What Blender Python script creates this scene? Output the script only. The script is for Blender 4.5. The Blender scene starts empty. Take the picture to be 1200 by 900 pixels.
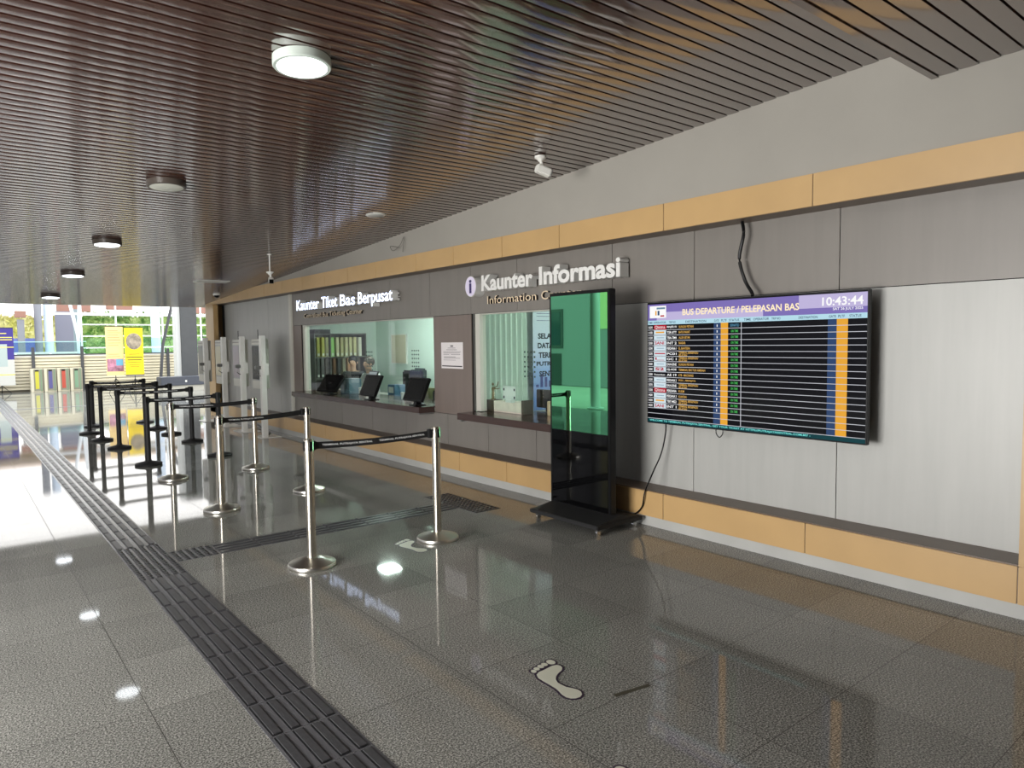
import bpy, bmesh, math, random
from mathutils import Vector, Matrix
random.seed(7)
SC = bpy.context.scene
COL = SC.collection
PI = math.pi

# ------------------------------------------------------------------ materials
def lin(c):
    return tuple(((v/255)/12.92 if v/255 <= .04045 else ((v/255+.055)/1.055)**2.4) for v in c) + (1,)
MATS = {}
def mat(name, rgb=(128,128,128), rough=.5, metal=0., emit=None, es=1., coat=0., spec=.5, coatr=.03):
    if name in MATS: return MATS[name]
    m = bpy.data.materials.new(name); m.use_nodes = True
    b = m.node_tree.nodes['Principled BSDF']
    b.inputs['Base Color'].default_value = lin(rgb)
    b.inputs['Roughness'].default_value = rough
    b.inputs['Metallic'].default_value = metal
    b.inputs['Specular IOR Level'].default_value = spec
    b.inputs['Coat Weight'].default_value = coat
    b.inputs['Coat Roughness'].default_value = coatr
    if emit:
        b.inputs['Emission Color'].default_value = lin(emit)
        b.inputs['Emission Strength'].default_value = es
    MATS[name] = m
    return m
def noisy(m, scale, amount, obj=False, stretch=(1,1,1), rough_amt=0., detail=4):
    """multiply the base colour with a soft noise"""
    nt = m.node_tree; b = nt.nodes['Principled BSDF']
    geo = nt.nodes.new('ShaderNodeNewGeometry')
    mp = nt.nodes.new('ShaderNodeMapping'); mp.inputs['Scale'].default_value = stretch
    nt.links.new(geo.outputs['Position'], mp.inputs['Vector'])
    n = nt.nodes.new('ShaderNodeTexNoise'); n.inputs['Scale'].default_value = scale; n.inputs['Detail'].default_value = detail
    nt.links.new(mp.outputs['Vector'], n.inputs['Vector'])
    r = nt.nodes.new('ShaderNodeMapRange'); r.inputs['From Min'].default_value = .3; r.inputs['From Max'].default_value = .7
    r.inputs['To Min'].default_value = 1-amount; r.inputs['To Max'].default_value = 1+amount
    nt.links.new(n.outputs['Fac'], r.inputs['Value'])
    mx = nt.nodes.new('ShaderNodeMix'); mx.data_type = 'RGBA'; mx.blend_type = 'MULTIPLY'; mx.inputs['Factor'].default_value = 1
    mx.inputs['A'].default_value = b.inputs['Base Color'].default_value
    nt.links.new(r.outputs['Result'], mx.inputs['B'])
    nt.links.new(mx.outputs['Result'], b.inputs['Base Color'])
    if rough_amt:
        r2 = nt.nodes.new('ShaderNodeMapRange'); r2.inputs['From Min'].default_value = .3; r2.inputs['From Max'].default_value = .7
        base = b.inputs['Roughness'].default_value
        r2.inputs['To Min'].default_value = max(0, base-rough_amt); r2.inputs['To Max'].default_value = base+rough_amt
        nt.links.new(n.outputs['Fac'], r2.inputs['Value']); nt.links.new(r2.outputs['Result'], b.inputs['Roughness'])
    return m

def floor_mat():
    m = bpy.data.materials.new('polished_granite_tiles'); m.use_nodes = True
    nt = m.node_tree; N = nt.nodes; L = nt.links; b = N['Principled BSDF']
    geo = N.new('ShaderNodeNewGeometry'); sep = N.new('ShaderNodeSeparateXYZ'); L.new(geo.outputs['Position'], sep.inputs[0])
    def M(op, a, bb=None, c=None):
        n = N.new('ShaderNodeMath'); n.operation = op
        for i, v in enumerate((a, bb, c)):
            if v is None: continue
            if isinstance(v, (int, float)): n.inputs[i].default_value = v
            else: L.new(v, n.inputs[i])
        return n.outputs[0]
    P = .6205
    xs = M('SUBTRACT', sep.outputs['X'], .618-20*P); ys = M('SUBTRACT', sep.outputs['Y'], 1.475-20*P)
    dx = M('PINGPONG', xs, P/2); dy = M('PINGPONG', ys, P/2)
    d = M('MINIMUM', dx, dy); joint = M('LESS_THAN', d, .0017)
    fx = M('FLOOR', M('DIVIDE', xs, P)); fy = M('FLOOR', M('DIVIDE', ys, P))
    cmb = N.new('ShaderNodeCombineXYZ'); L.new(fx, cmb.inputs[0]); L.new(fy, cmb.inputs[1])
    wn = N.new('ShaderNodeTexWhiteNoise'); wn.noise_dimensions = '2D'; L.new(cmb.outputs[0], wn.inputs['Vector'])
    tile = M('MULTIPLY_ADD', wn.outputs['Value'], .22, .89)
    n1 = N.new('ShaderNodeTexNoise'); n1.inputs['Scale'].default_value = 130; n1.inputs['Detail'].default_value = 3; n1.inputs['Roughness'].default_value = .7
    L.new(geo.outputs['Position'], n1.inputs['Vector'])
    n2 = N.new('ShaderNodeTexNoise'); n2.inputs['Scale'].default_value = 1.3; n2.inputs['Detail'].default_value = 5
    L.new(geo.outputs['Position'], n2.inputs['Vector'])
    cr = N.new('ShaderNodeValToRGB')
    e = cr.color_ramp.elements
    e[0].position = .36; e[0].color = lin((62,62,59)); e[1].position = .66; e[1].color = lin((184,183,176))
    k = cr.color_ramp.elements.new(.48); k.color = lin((112,112,107))
    L.new(n1.outputs['Fac'], cr.inputs[0])
    soft = M('MULTIPLY_ADD', n2.outputs['Fac'], .5, .75)
    f = M('MULTIPLY', tile, soft)
    mx = N.new('ShaderNodeMix'); mx.data_type = 'RGBA'; mx.blend_type = 'MULTIPLY'; mx.inputs['Factor'].default_value = 1
    L.new(cr.outputs[0], mx.inputs['A']); L.new(f, mx.inputs['B'])
    m2 = N.new('ShaderNodeMix'); m2.data_type = 'RGBA'
    L.new(joint, m2.inputs['Factor']); L.new(mx.outputs['Result'], m2.inputs['A']); m2.inputs['B'].default_value = lin((42,40,36))
    L.new(m2.outputs['Result'], b.inputs['Base Color'])
    ro = M('MULTIPLY_ADD', n2.outputs['Fac'], .05, .02)
    ro2 = M('MAXIMUM', ro, M('MULTIPLY', joint, .5))
    L.new(ro2, b.inputs['Roughness'])
    b.inputs['IOR'].default_value = 1.33
    return m

def glass_mat(name, tint, refl=1.0, rough=0.0):
    m = bpy.data.materials.new(name); m.use_nodes = True
    nt = m.node_tree; N = nt.nodes; L = nt.links
    for n in list(N): N.remove(n)
    o = N.new('ShaderNodeOutputMaterial'); t = N.new('ShaderNodeBsdfTransparent'); g = N.new('ShaderNodeBsdfGlossy')
    t.inputs[0].default_value = tint; g.inputs['Roughness'].default_value = rough
    fr = N.new('ShaderNodeFresnel'); fr.inputs[0].default_value = 1.5
    mul = N.new('ShaderNodeMath'); mul.operation = 'MULTIPLY'; mul.inputs[1].default_value = refl; L.new(fr.outputs[0], mul.inputs[0])
    gb = N.new('ShaderNodeNewGeometry'); iv = N.new('ShaderNodeMath'); iv.operation = 'SUBTRACT'; iv.inputs[0].default_value = 1; L.new(gb.outputs['Backfacing'], iv.inputs[1])
    m3 = N.new('ShaderNodeMath'); m3.operation = 'MULTIPLY'; L.new(mul.outputs[0], m3.inputs[0]); L.new(iv.outputs[0], m3.inputs[1]); mul = m3
    mx = N.new('ShaderNodeMixShader'); L.new(mul.outputs[0], mx.inputs[0]); L.new(t.outputs[0], mx.inputs[1]); L.new(g.outputs[0], mx.inputs[2])
    L.new(mx.outputs[0], o.inputs[0]); MATS[name] = m
    return m

def leaf_mat(name, c1, c2, scale=3):
    m = mat(name, c1, .7); nt = m.node_tree; b = nt.nodes['Principled BSDF']
    geo = nt.nodes.new('ShaderNodeNewGeometry'); n = nt.nodes.new('ShaderNodeTexNoise'); n.inputs['Scale'].default_value = scale; n.inputs['Detail'].default_value = 8
    nt.links.new(geo.outputs['Position'], n.inputs['Vector'])
    cr = nt.nodes.new('ShaderNodeValToRGB'); cr.color_ramp.elements[0].position = .38; cr.color_ramp.elements[1].position = .6
    cr.color_ramp.elements[0].color = lin(c1); cr.color_ramp.elements[1].color = lin(c2)
    nt.links.new(n.outputs['Fac'], cr.inputs[0]); nt.links.new(cr.outputs[0], b.inputs['Base Color'])
    return m

FLOOR = floor_mat()
SLAT = noisy(mat('brown_lacquered_slat', (64,34,24), .42, coat=1., coatr=.095), 2, .12)
SLAT.node_tree.nodes['Principled BSDF'].inputs['Coat IOR'].default_value = 3.2
SLATBACK = mat('dark_ceiling_void', (14,10,9), .9)
WALLPAINT = noisy(mat('grey_beige_wall_paint', (150,146,138), .75), 1.2, .05)
TAN = noisy(mat('tan_composite_panel', (184,151,103), .38), 2.5, .05)
TANTRIM = mat('brown_metal_trim', (100,84,70), .4)
PLINTH = noisy(mat('light_grey_plinth_paint', (170,170,166), .5), 3, .06)
SILVER = noisy(mat('silver_composite_panel', (171,171,167), .42, metal=.05), 14, .04, stretch=(1,1,.08))
FASCIA = noisy(mat('shaded_grey_composite_panel', (124,119,113), .42, metal=.05), 14, .04, stretch=(1,1,.08))  # darker copy of the silver panel, weaker light partly put into its colour
BROWNGREY = noisy(mat('brown_grey_composite_panel', (122,110,103), .42, metal=.05), 14, .04, stretch=(1,1,.08))
GAP = mat('panel_joint_gap', (28,27,26), .8)
WHITE = mat('white_plastic', (225,224,218), .4)
OFFWHITE = mat('off_white_paint', (198,196,186), .45)
GREYMETAL = mat('grey_metal', (120,120,118), .35, metal=.6)
BLACK = mat('black_satin', (12,12,13), .4, spec=.25)
BLACKGLOSS = mat('black_gloss_glass', (3,3,4), .04, spec=.3)
BLACKMATTE = mat('black_matte_plastic', (20,20,21), .6)
STEEL = mat('brushed_stainless_steel', (196,190,178), .27, metal=1.)
STEELDOME = mat('polished_stainless_steel', (205,202,194), .3, metal=1.)
CHROME = mat('chrome', (225,225,225), .08, metal=1.)
BELT = mat('black_belt_webbing', (18,18,20), .7)
TEXTW = mat('white_lettering', (225,225,225), .6)
RUBBER = noisy(mat('charcoal_tactile_rubber', (62,62,64), .38), 40, .15)
RUBBERB = mat('grey_tactile_base', (92,92,95), .25)
RUBBERD = mat('dark_tactile_edge', (26,26,28), .4)
COUNTER = mat('dark_brown_counter_stone', (66,50,46), .2)
LAMPON = mat('lamp_diffuser_lit', (255,255,255), .4, emit=(244,250,255), es=9)
LAMPDIM = mat('lamp_diffuser_unlit', (206,206,196), .4)
SIGNFACE = mat('illuminated_sign_face', (255,255,255), .4, emit=(196,215,255), es=3.0)
SIGNSIDE = mat('pale_sign_side', (205,204,200), .4)
SIGNWHITE = mat('white_sign_face', (222,221,217), .35)
GOLD = mat('pale_gold_letter_face', (226,206,176), .4)
DARKLET = mat('dark_letter', (30,24,22), .4)
LILAC = mat('lilac_disc_face', (222,214,236), .3)
INDIGO = mat('indigo_print', (52,40,96), .5)
GLASS = glass_mat('green_tinted_glass', (.925,.97,.945,1), 1.0)
RAILGLASS = glass_mat('teal_balustrade_glass', (.80,.93,.93,1), .6)
PAPER = mat('white_paper', (226,220,220), .6)
PRINT = mat('grey_print', (120,115,118), .7)

# ------------------------------------------------------------------ mesh builder
def wloc(o):
    v = Vector((0,0,0))
    while o is not None:
        v += o.location; o = o.parent
    return v
def link(o, parent=None):
    COL.objects.link(o)
    if parent is not None: o.parent = parent
    return o
class MB:
    def __init__(s): s.v = []; s.f = []; s.mi = []; s.sm = []
    def add(s, vs, fs, mi=0, smooth=False):
        n = len(s.v); s.v += [tuple(v) for v in vs]
        for f in fs:
            s.f.append([i+n for i in f]); s.mi.append(mi); s.sm.append(smooth)
        return s
    def box(s, x0, x1, y0, y1, z0, z1, mi=0, b=0.):
        if b > 0:
            # chamfered box
            b = min(b, (x1-x0)/2.01, (y1-y0)/2.01, (z1-z0)/2.01)
            bm = bmesh.new(); bmesh.ops.create_cube(bm, size=1)
            for v in bm.verts: v.co = Vector(((x0+x1)/2+v.co.x*(x1-x0), (y0+y1)/2+v.co.y*(y1-y0), (z0+z1)/2+v.co.z*(z1-z0)))
            bmesh.ops.bevel(bm, geom=list(bm.edges), offset=b, segments=2, affect='EDGES')
            bm.verts.ensure_lookup_table()
            for i, v in enumerate(bm.verts): v.index = i
            s.add([v.co.copy() for v in bm.verts], [[v.index for v in f.verts] for f in bm.faces], mi); bm.free()
            return s
        vs = [(x0,y0,z0),(x1,y0,z0),(x1,y1,z0),(x0,y1,z0),(x0,y0,z1),(x1,y0,z1),(x1,y1,z1),(x0,y1,z1)]
        return s.add(vs, [(0,3,2,1),(4,5,6,7),(0,1,5,4),(1,2,6,5),(2,3,7,6),(3,0,4,7)], mi)
    def lathe(s, cx, cy, prof, n=32, mi=0, smooth=True, cap=True, rot=0):
        vs = []; fs = []
        for r, z in prof:
            for k in range(n):
                a = 2*PI*k/n+rot; vs.append((cx+r*math.cos(a), cy+r*math.sin(a), z))
        for j in range(len(prof)-1):
            for k in range(n):
                a = j*n+k; b = j*n+(k+1) % n; fs.append((a, b, b+n, a+n))
        if cap:
            fs.append(tuple(range(n-1, -1, -1))); fs.append(tuple((len(prof)-1)*n+k for k in range(n)))
        return s.add(vs, fs, mi, smooth)
    def tube(s, pts, r, n=10, mi=0):
        pts = [Vector(p) for p in pts]
        rr = r if isinstance(r, (list, tuple)) else [r]*len(pts)
        vs = []; fs = []
        up = Vector((0,0,1))
        for i, p in enumerate(pts):
            t = (pts[min(i+1, len(pts)-1)]-pts[max(i-1, 0)]).normalized()
            a = t.cross(up)
            if a.length < .05: a = t.cross(Vector((0,1,0)))
            a.normalize(); b = t.cross(a)
            for k in range(n):
                q = 2*PI*k/n; vs.append(p+rr[i]*(a*math.cos(q)+b*math.sin(q)))
        for j in range(len(pts)-1):
            for k in range(n):
                a = j*n+k; b = j*n+(k+1) % n; fs.append((a, a+n, b+n, b))
        fs.append(tuple(range(n))); fs.append(tuple((len(pts)-1)*n+k for k in range(n-1, -1, -1)))
        return s.add(vs, fs, mi, True)
    def ball(s, c, r, n=12, mi=0):
        rx, ry, rz = r if isinstance(r, (tuple, list)) else (r, r, r)
        vs = [(c[0], c[1], c[2]-rz)]; fs = []
        m = n//2
        for j in range(1, m):
            a = -PI/2+PI*j/m
            for k in range(n):
                q = 2*PI*k/n; vs.append((c[0]+rx*math.cos(a)*math.cos(q), c[1]+ry*math.cos(a)*math.sin(q), c[2]+rz*math.sin(a)))
        vs.append((c[0], c[1], c[2]+rz)); T = len(vs)-1
        for k in range(n):
            fs.append((0, 1+(k+1) % n, 1+k)); fs.append((T, T-n+k, T-n+(k+1) % n))
        for j in range(m-2):
            for k in range(n):
                a = 1+j*n+k; b = 1+j*n+(k+1) % n; fs.append((a, b, b+n, a+n))
        return s.add(vs, fs, mi, True)
    def prism(s, poly, ax, a0, a1, mi=0):
        """poly: list of 2D points; ax = axis of extrusion ('x','y','z')"""
        def P(u, v, w):
            return {'x': (w, u, v), 'y': (u, w, v), 'z': (u, v, w)}[ax]
        n = len(poly)
        vs = [P(u, v, a0) for u, v in poly]+[P(u, v, a1) for u, v in poly]
        fs = [tuple(range(n-1, -1, -1)), tuple(range(n, 2*n))]+[(k, (k+1) % n, (k+1) % n+n, k+n) for k in range(n)]
        return s.add(vs, fs, mi)
    def tf(s, M, start=0):
        for i in range(start, len(s.v)): s.v[i] = tuple(M @ Vector(s.v[i]))
        return s
    def build(s, name, mats, parent=None, **props):
        me = bpy.data.meshes.new(name)
        if not isinstance(mats, (list, tuple)): mats = [mats]
        if parent is not None: off = wloc(parent)
        else:
            xs = [v[0] for v in s.v]; ys = [v[1] for v in s.v]; zs = [v[2] for v in s.v]
            off = Vector(((min(xs)+max(xs))/2, (min(ys)+max(ys))/2, min(zs)))
        me.from_pydata([tuple(Vector(v)-off) for v in s.v], [], s.f)
        for m in mats: me.materials.append(m)
        for p, mi, sm in zip(me.polygons, s.mi, s.sm): p.material_index = mi; p.use_smooth = sm
        bm = bmesh.new(); bm.from_mesh(me); bmesh.ops.recalc_face_normals(bm, faces=bm.faces); bm.to_mesh(me); bm.free()
        if any(s.sm):
            me.set_sharp_from_angle(angle=math.radians(38))
        o = bpy.data.objects.new(name, me); link(o, parent)
        if parent is None: o.location = off
        for k, v in props.items(): o[k] = v
        return o
def B(name, m, parent, *a, b=0., **kw):
    return MB().box(*a, b=b).build(name, m, parent, **kw)
def thing(name, loc, label, cat, group=None):
    o = bpy.data.objects.new(name, None); o.empty_display_size = .1; link(o); o.location = loc
    o['label'] = label; o['category'] = cat
    if group: o['group'] = group
    return o
def tag(o, label, cat, group=None):
    o['label'] = label; o['category'] = cat
    if group: o['group'] = group
    return o
def copy_tree(o, parent=None):
    c = o.copy(); COL.objects.link(c); c.parent = parent
    for ch in list(o.children): copy_tree(ch, c)
    return c
S = dict(kind='structure')

# text -> mesh fitted in a w x h box; frame: 'wall' faces -x (reads towards -y), 'front' faces -y (reads towards +x)
TCACHE = {}
def text_mesh(txt, bold=0., extrude=0., spacing=1.):
    key = (txt, bold, extrude, spacing)
    if key in TCACHE: return TCACHE[key]
    cu = bpy.data.curves.new('t', 'FONT'); cu.body = txt; cu.size = 1; cu.offset = bold; cu.extrude = extrude; cu.space_character = spacing
    cu.resolution_u = 3
    o = bpy.data.objects.new('t', cu); COL.objects.link(o)
    bpy.context.view_layer.update()
    dg = bpy.context.evaluated_depsgraph_get()
    me = bpy.data.meshes.new_from_object(o.evaluated_get(dg))
    V = [v.co.copy() for v in me.vertices]; F = [list(p.vertices) for p in me.polygons]
    bpy.data.objects.remove(o); bpy.data.curves.remove(cu); bpy.data.meshes.remove(me)
    TCACHE[key] = (V, F)
    return V, F
def put_text(mb, txt, frame, plane, a0, a1, z0, z1, depth=0., bold=0., mi=0, side=None, keep=False):
    """wall: plane = x of the letters' back, a0 -> a1 runs from larger y to smaller y; front: plane = y, a0 -> a1 along +x"""
    V, F = text_mesh(txt, bold, .05 if depth else 0.)
    x0 = min(v.x for v in V); x1 = max(v.x for v in V); y0 = min(v.y for v in V); y1 = max(v.y for v in V)
    zz = .05
    out = []
    if keep:   # keep proportion to height z1-z0 of capitals, start at a0
        w = (x1-x0)*(z1-z0)/.72*keep; a1 = a0-w if frame == 'wall' else a0+w
    for v in V:
        u = (v.x-x0)/(x1-x0); w = (v.y-y0)/(y1-y0); d = (v.z+zz)/(2*zz)*depth if depth else 0
        if frame == 'wall': out.append((plane-d, a0+(a1-a0)*u, z0+(z1-z0)*w))
        else: out.append((a0+(a1-a0)*u, plane-d, z0+(z1-z0)*w))
    mb.add(out, F, mi)
    if side is not None and depth:
        fs = mb.f[-len(F):]
        for i, f in enumerate(fs):
            lim = plane-depth+1e-4
            c = 0 if frame == 'wall' else 1
            if not all(mb.v[k][c] < lim for k in f): mb.mi[len(mb.mi)-len(F)+i] = side
    return mb

# ------------------------------------------------------------------ camera
H = 1.60
cam = bpy.data.cameras.new('camera'); co = link(bpy.data.objects.new('camera', cam))
F_PX, YAW, PITCH, ROLL = 821.76, math.radians(38.7407), math.radians(-3.452), math.radians(-.6785)
cam.sensor_fit = 'HORIZONTAL'; cam.sensor_width = 36; cam.lens = 36*F_PX/1200
cam.clip_start = .05; cam.clip_end = 500
fw = Vector((math.sin(YAW)*math.cos(PITCH), math.cos(YAW)*math.cos(PITCH), math.sin(PITCH)))
ri = Vector((math.cos(YAW), -math.sin(YAW), 0)); up = ri.cross(fw)
r2 = math.cos(ROLL)*ri+math.sin(ROLL)*up; u2 = -math.sin(ROLL)*ri+math.cos(ROLL)*up
Mx = Matrix((r2, u2, -fw)).transposed().to_4x4(); Mx.translation = (0, 0, H)
co.matrix_world = Mx
SC.camera = co

# ------------------------------------------------------------------ setting
W = 4.63      # face of the tan bands
P = 4.89      # face of the recessed panels
CS = .054
def cz(y): return 3.45-CS*y
ENDY = 16.95  # far end of the counter wall
# floor, pavement
B('floor', FLOOR, None, -3.0, 12, -7, 31.2, -.1, 0, **S)
B('pavement_outside', noisy(mat('pale_pavement', (190,188,178), .6), 1, .06), None, -22, -3.0, -12, 34, -.12, -.02, **S)
B('ground_beyond_fence', mat('asphalt', (120,120,118), .8), None, -22, 40, 31.2, 90, -.12, -.02, **S)
# ceiling: slats run across, the whole plane slopes down into the distance
def slats(name, y0, y1, x0, x1, dz=0., pitch=.1, gap=.010):
    mb = MB(); y = y0
    while y < y1:
        a, b = y, y+pitch-gap; vs = []; n = 6
        for k in range(n+1):
            t = k/n; yy = a+(b-a)*t; wd = b-a
            zz = cz(yy)+dz-.004+wd*(-.035*t+.075*t*t)
            vs += [(x0, yy, zz), (x1, yy, zz)]
        vs += [(x0, a, cz(a)+dz+.02), (x1, a, cz(a)+dz+.02), (x0, b, cz(b)+dz+.02), (x1, b, cz(b)+dz+.02)]
        fs = [(2*k, 2*k+1, 2*k+3, 2*k+2) for k in range(n)]
        e = 2*(n+1); fs += [(0, e, e+1, 1), (2*n, 2*n+1, e+3, e+2)]
        mb.add(vs, fs, 0, True); y += pitch
    yb = y
    vs = [(x0, y0, cz(y0)+dz+.021), (x1, y0, cz(y0)+dz+.021), (x1, yb, cz(yb)+dz+.021), (x0, yb, cz(yb)+dz+.021)]
    vs += [(a, b, c+.1) for a, b, c in vs]
    mb.add(vs, [(0,1,2,3),(7,6,5,4),(0,4,5,1),(1,5,6,2),(2,6,7,3),(3,7,4,0)], 1)
    return mb.build(name, [SLAT, SLATBACK], None, **S)
slats('ceiling', 1.67, 17.6, -3.0, 4.66)
slats('ceiling', 16.97, 17.6, 4.66, 9.0)
slats('ceiling_soffit', -6.9, 1.72, -3.0, W+.03, dz=-.218, pitch=.1065)
B('ceiling_step', SLAT, None, -3.0, W+.03, 1.722, 1.762, 3.131, 3.38, **S)
# upper wall above the band
B('wall_right_upper', WALLPAINT, None, W+.02, W+.22, -7, ENDY, 2.68, 3.75, **S)
B('wall_roof_cover', SLATBACK, None, W+.22, 8.2, -7, ENDY, 2.75, 2.95, **S)
# tan bands
def band(name, z0, z1, joints, y0, y1):
    mb = MB(); js = sorted([j for j in joints if y0 < j < y1])
    e = [y0]+js+[y1]
    for a, b in zip(e[:-1], e[1:]): mb.box(W, W+.03, a+.0025, b-.0025, z0, z1, 0, b=.002)
    mb.box(W+.006, P+.1, y0, y1, z0+.004, z1-.004, 1)
    return mb.build(name, [TAN, TANTRIM], None, **S)
band('trim_1', 2.497, 2.715, [-2.5,-1.25,0,1.247,2.482,3.758,5.02,5.915,6.834,7.675,8.735,9.6,10.416,11.3,12.2,13.1,14,14.9,15.8], -7, ENDY)
band('trim_2', .088, .303, [-2.5,-1.25,0,1.247,2.504,3.759,5.02,5.881,6.773,7.768,8.7,9.6,10.533,11.4,12.3,13.2,14.1,15,15.9], -7, ENDY)
B('trim_3', TANTRIM, None, W+.012, P+.02, -7, ENDY, .303, .311, **S)
B('baseboard_right', PLINTH, None, W+.02, P+.1, -7, ENDY, 0, .088, **S)
# tan posts that close the panel recess at both ends
B('trim_4', TAN, None, W, W+.05, -.4, 1.245, .305, 2.495, **S)
mb = MB(); mb.box(W, W+.1, 16.35, 16.95, .0, 2.497, 0).box(W+.1, P+.1, 16.75, 16.95, 0, 2.6, 0)
mb.build('trim_5', [TAN], None, **S)
# recessed panels
def panels(name, m, ys, z0, z1, x=P, gap=.003):
    mb = MB()
    for a, b in zip(ys[:-1], ys[1:]): mb.box(x, x+.02, a+gap, b-gap, z0+gap, z1-gap, 0)
    mb.box(x+.012, x+.05, ys[0], ys[-1], z0, z1, 1)
    return mb.build(name, [m, GAP], None, **S)
ZT = 1.935
panels('wall_right_upper_panels', FASCIA, [-7,-3.7,-2.5,-1.25,-.1,1.19,2.417,3.643,4.573,5.986,6.86,7.773,8.815,9.85,10.8,11.6,12.43], ZT, 2.52)
panels('wall_right_lower_panels', SILVER, [-7,-3.7,-2.5,-1.25,-.1,1.19,2.417,3.643,4.573], .3, ZT)
panels('wall_right_counter_front', FASCIA, [4.9,5.687,6.549,7.398,8.438,9.425,10.462,11.45,12.43], .3, .70)
panels('wall_right_pier', BROWNGREY, [6.86,7.70], .70, ZT)
panels('wall_right_pier_near', BROWNGREY, [4.573,4.9], .3, ZT)
panels('wall_right_pier_far', BROWNGREY, [12.05,12.43], .70, ZT)
panels('wall_right_silver_panels', SILVER, [12.45,13.1,13.66,14.83,15.8,16.4], .3, 2.5)
B('trim_6', OFFWHITE, None, P-.03, P+.03, 12.42, 12.53, .3, 2.5, **S)
# wall body behind the silver panels and between the rooms
B('wall_right_core', GAP, None, P+.052, P+.2, -7, 4.573, .0, 2.75, **S)
B('wall_right_core_far', GAP, None, P+.052, P+.2, 12.45, ENDY, .0, 2.75, **S)
# plain closing wall out of view, put in to stop sky light from behind
B('light_stop_wall_back', WALLPAINT, None, -3, 5.2, -7.2, -7, 0, 3.9, **S)

# ------------------------------------------------------------------ window openings and rooms
OFFW = mat('office_wall_paint', (216,226,219), .7)
OFFG = mat('office_green_wall', (212,226,218), .7)
def window(n, y0, y1, panes, holes):
    w = thing('window_%d' % n, (P+.05, (y0+y1)/2, .775), '', ''); del w['label']; del w['category']; w['kind'] = 'structure'
    mb = MB(); fr = .03
    mb.box(P+.03, P+.12, y1-.09, y1, .775, ZT, 0).box(P+.03, P+.12, y0, y0+.012, .775, ZT, 0)
    mb.box(P+.05, P+.12, y0, y1, ZT-.012, ZT+.02, 0)
    mb.build('window_frame', [OFFWHITE], w)
    B('reveal', mat('dark_reveal', (84,84,80), .5), w, P+.02, P+.12, y1, y1+.03, .775, ZT)
    e = [y0+.012]+panes+[y1-.09]
    for i, (a, b) in enumerate(zip(e[:-1], e[1:])):
        g = B('pane', GLASS, w, P+.075, P+.083, a+.003, b-.003, .80, ZT-.012)
    hb = MB()
    for (yc, zc) in holes:
        for i in range(4):
            for j in range(6):
                yy = yc+(i-1.5)*.055; zz = zc+(j-2.5)*.054
                hb.prism([(yy+.011*math.cos(q*PI/4), zz+.011*math.sin(q*PI/4)) for q in range(8)], 'x', P+.068, P+.0745)
    hb.build('speaking_hole_ring', mat('speaking_holes', (70,90,84), .5), w)
    return w
window(1, 7.70, 12.05, [8.967, 10.383], [(9.62, 1.335), (8.28, 1.36)])
window(2, 4.90, 6.82, [5.55], [(5.87, 1.35)])
B('wall_office_back', OFFG, None, 7.5, 7.6, 7.72, 14.3, 0, 2.75, **S)
B('wall_office_far', OFFW, None, 5.1, 7.5, 14.2, 14.3, 0, 2.75, **S)
B('wall_office_divider', OFFW, None, 5.1, 7.6, 7.62, 7.72, 0, 2.75, **S)
B('wall_information_back', OFFG, None, 7.35, 7.45, 4.5, 7.62, 0, 2.75, **S)
B('wall_information_near', OFFW, None, 5.1, 7.45, 4.42, 4.5, 0, 2.75, **S)
B('wall_lintel', OFFW, None, P+.13, P+.2, 4.573, 12.45, ZT+.02, 2.75, **S)
B('wall_apron', OFFW, None, P+.13, P+.2, 4.573, 12.45, 0, .68, **S)
B('ceiling_office', OFFW, None, 5.0, 7.6, 4.4, 14.3, 2.66, 2.74, **S)
ol = mat('office_light_panel', (255,255,255), .4, emit=(240,255,248), es=130)
for (x, y, t) in ((6.5, 5.6, 'square ceiling light above the information counter room'), (6.5, 8.9, 'square ceiling light above the right end of the ticket office'), (6.3, 11.6, 'square ceiling light above the left end of the ticket office')):
    q = thing('ceiling_light', (x, y, 2.64), t, 'light', 'office ceiling lights')
    B('frame', WHITE, q, x-.19, x+.19, y-.19, y+.19, 2.645, 2.66)
    B('diffuser', ol, q, x-.165, x+.165, y-.165, y+.165, 2.638, 2.645)

# counters
def counter(y0, y1, x0, z0, z1, label):
    t = thing('counter', ((x0+5.3)/2, (y0+y1)/2, z0), label, 'counter', )
    MB().box(x0, 5.45, y0, y1, z1-.018, z1, 0, b=.003).box(x0, P+.0, y0, y1, z0, z1-.019, 0, b=.003).build('worktop', COUNTER, t)
    for y in ((y0+.02, y1-.06)):
        B('bracket', GREYMETAL, t, x0+.02, P, y, y+.03, z0-.02, z0)
    return t
counter(7.70, 11.97, 4.65, .70, .775, 'long dark brown counter slab under the ticket window with three monitors on it')
counter(5.05, 6.84, 4.65, .69, .768, 'dark brown counter slab under the information window beside the tall screen')
# office desks behind the glass
def desk(x0, x1, y0, y1, z, label, m):
    t = thing('desk', ((x0+x1)/2, (y0+y1)/2, 0), label, 'desk')
    B('desk_top', m, t, x0, x1, y0, y1, z-.03, z, b=.004)
    for sx in (x0+.02, x1-.06):
        for sy in (y0+.02, y1-.06): B('leg', GREYMETAL, t, sx, sx+.04, sy, sy+.04, 0, z-.03)
    return t
desk(5.47, 5.95, 8.1, 12.6, .74, 'office desk running along behind the ticket window glass', mat('grey_desk', (120,118,112), .5))
desk(5.47, 5.9, 5.2, 6.6, .74, 'office desk behind the information window glass', mat('grey_desk'))

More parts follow.
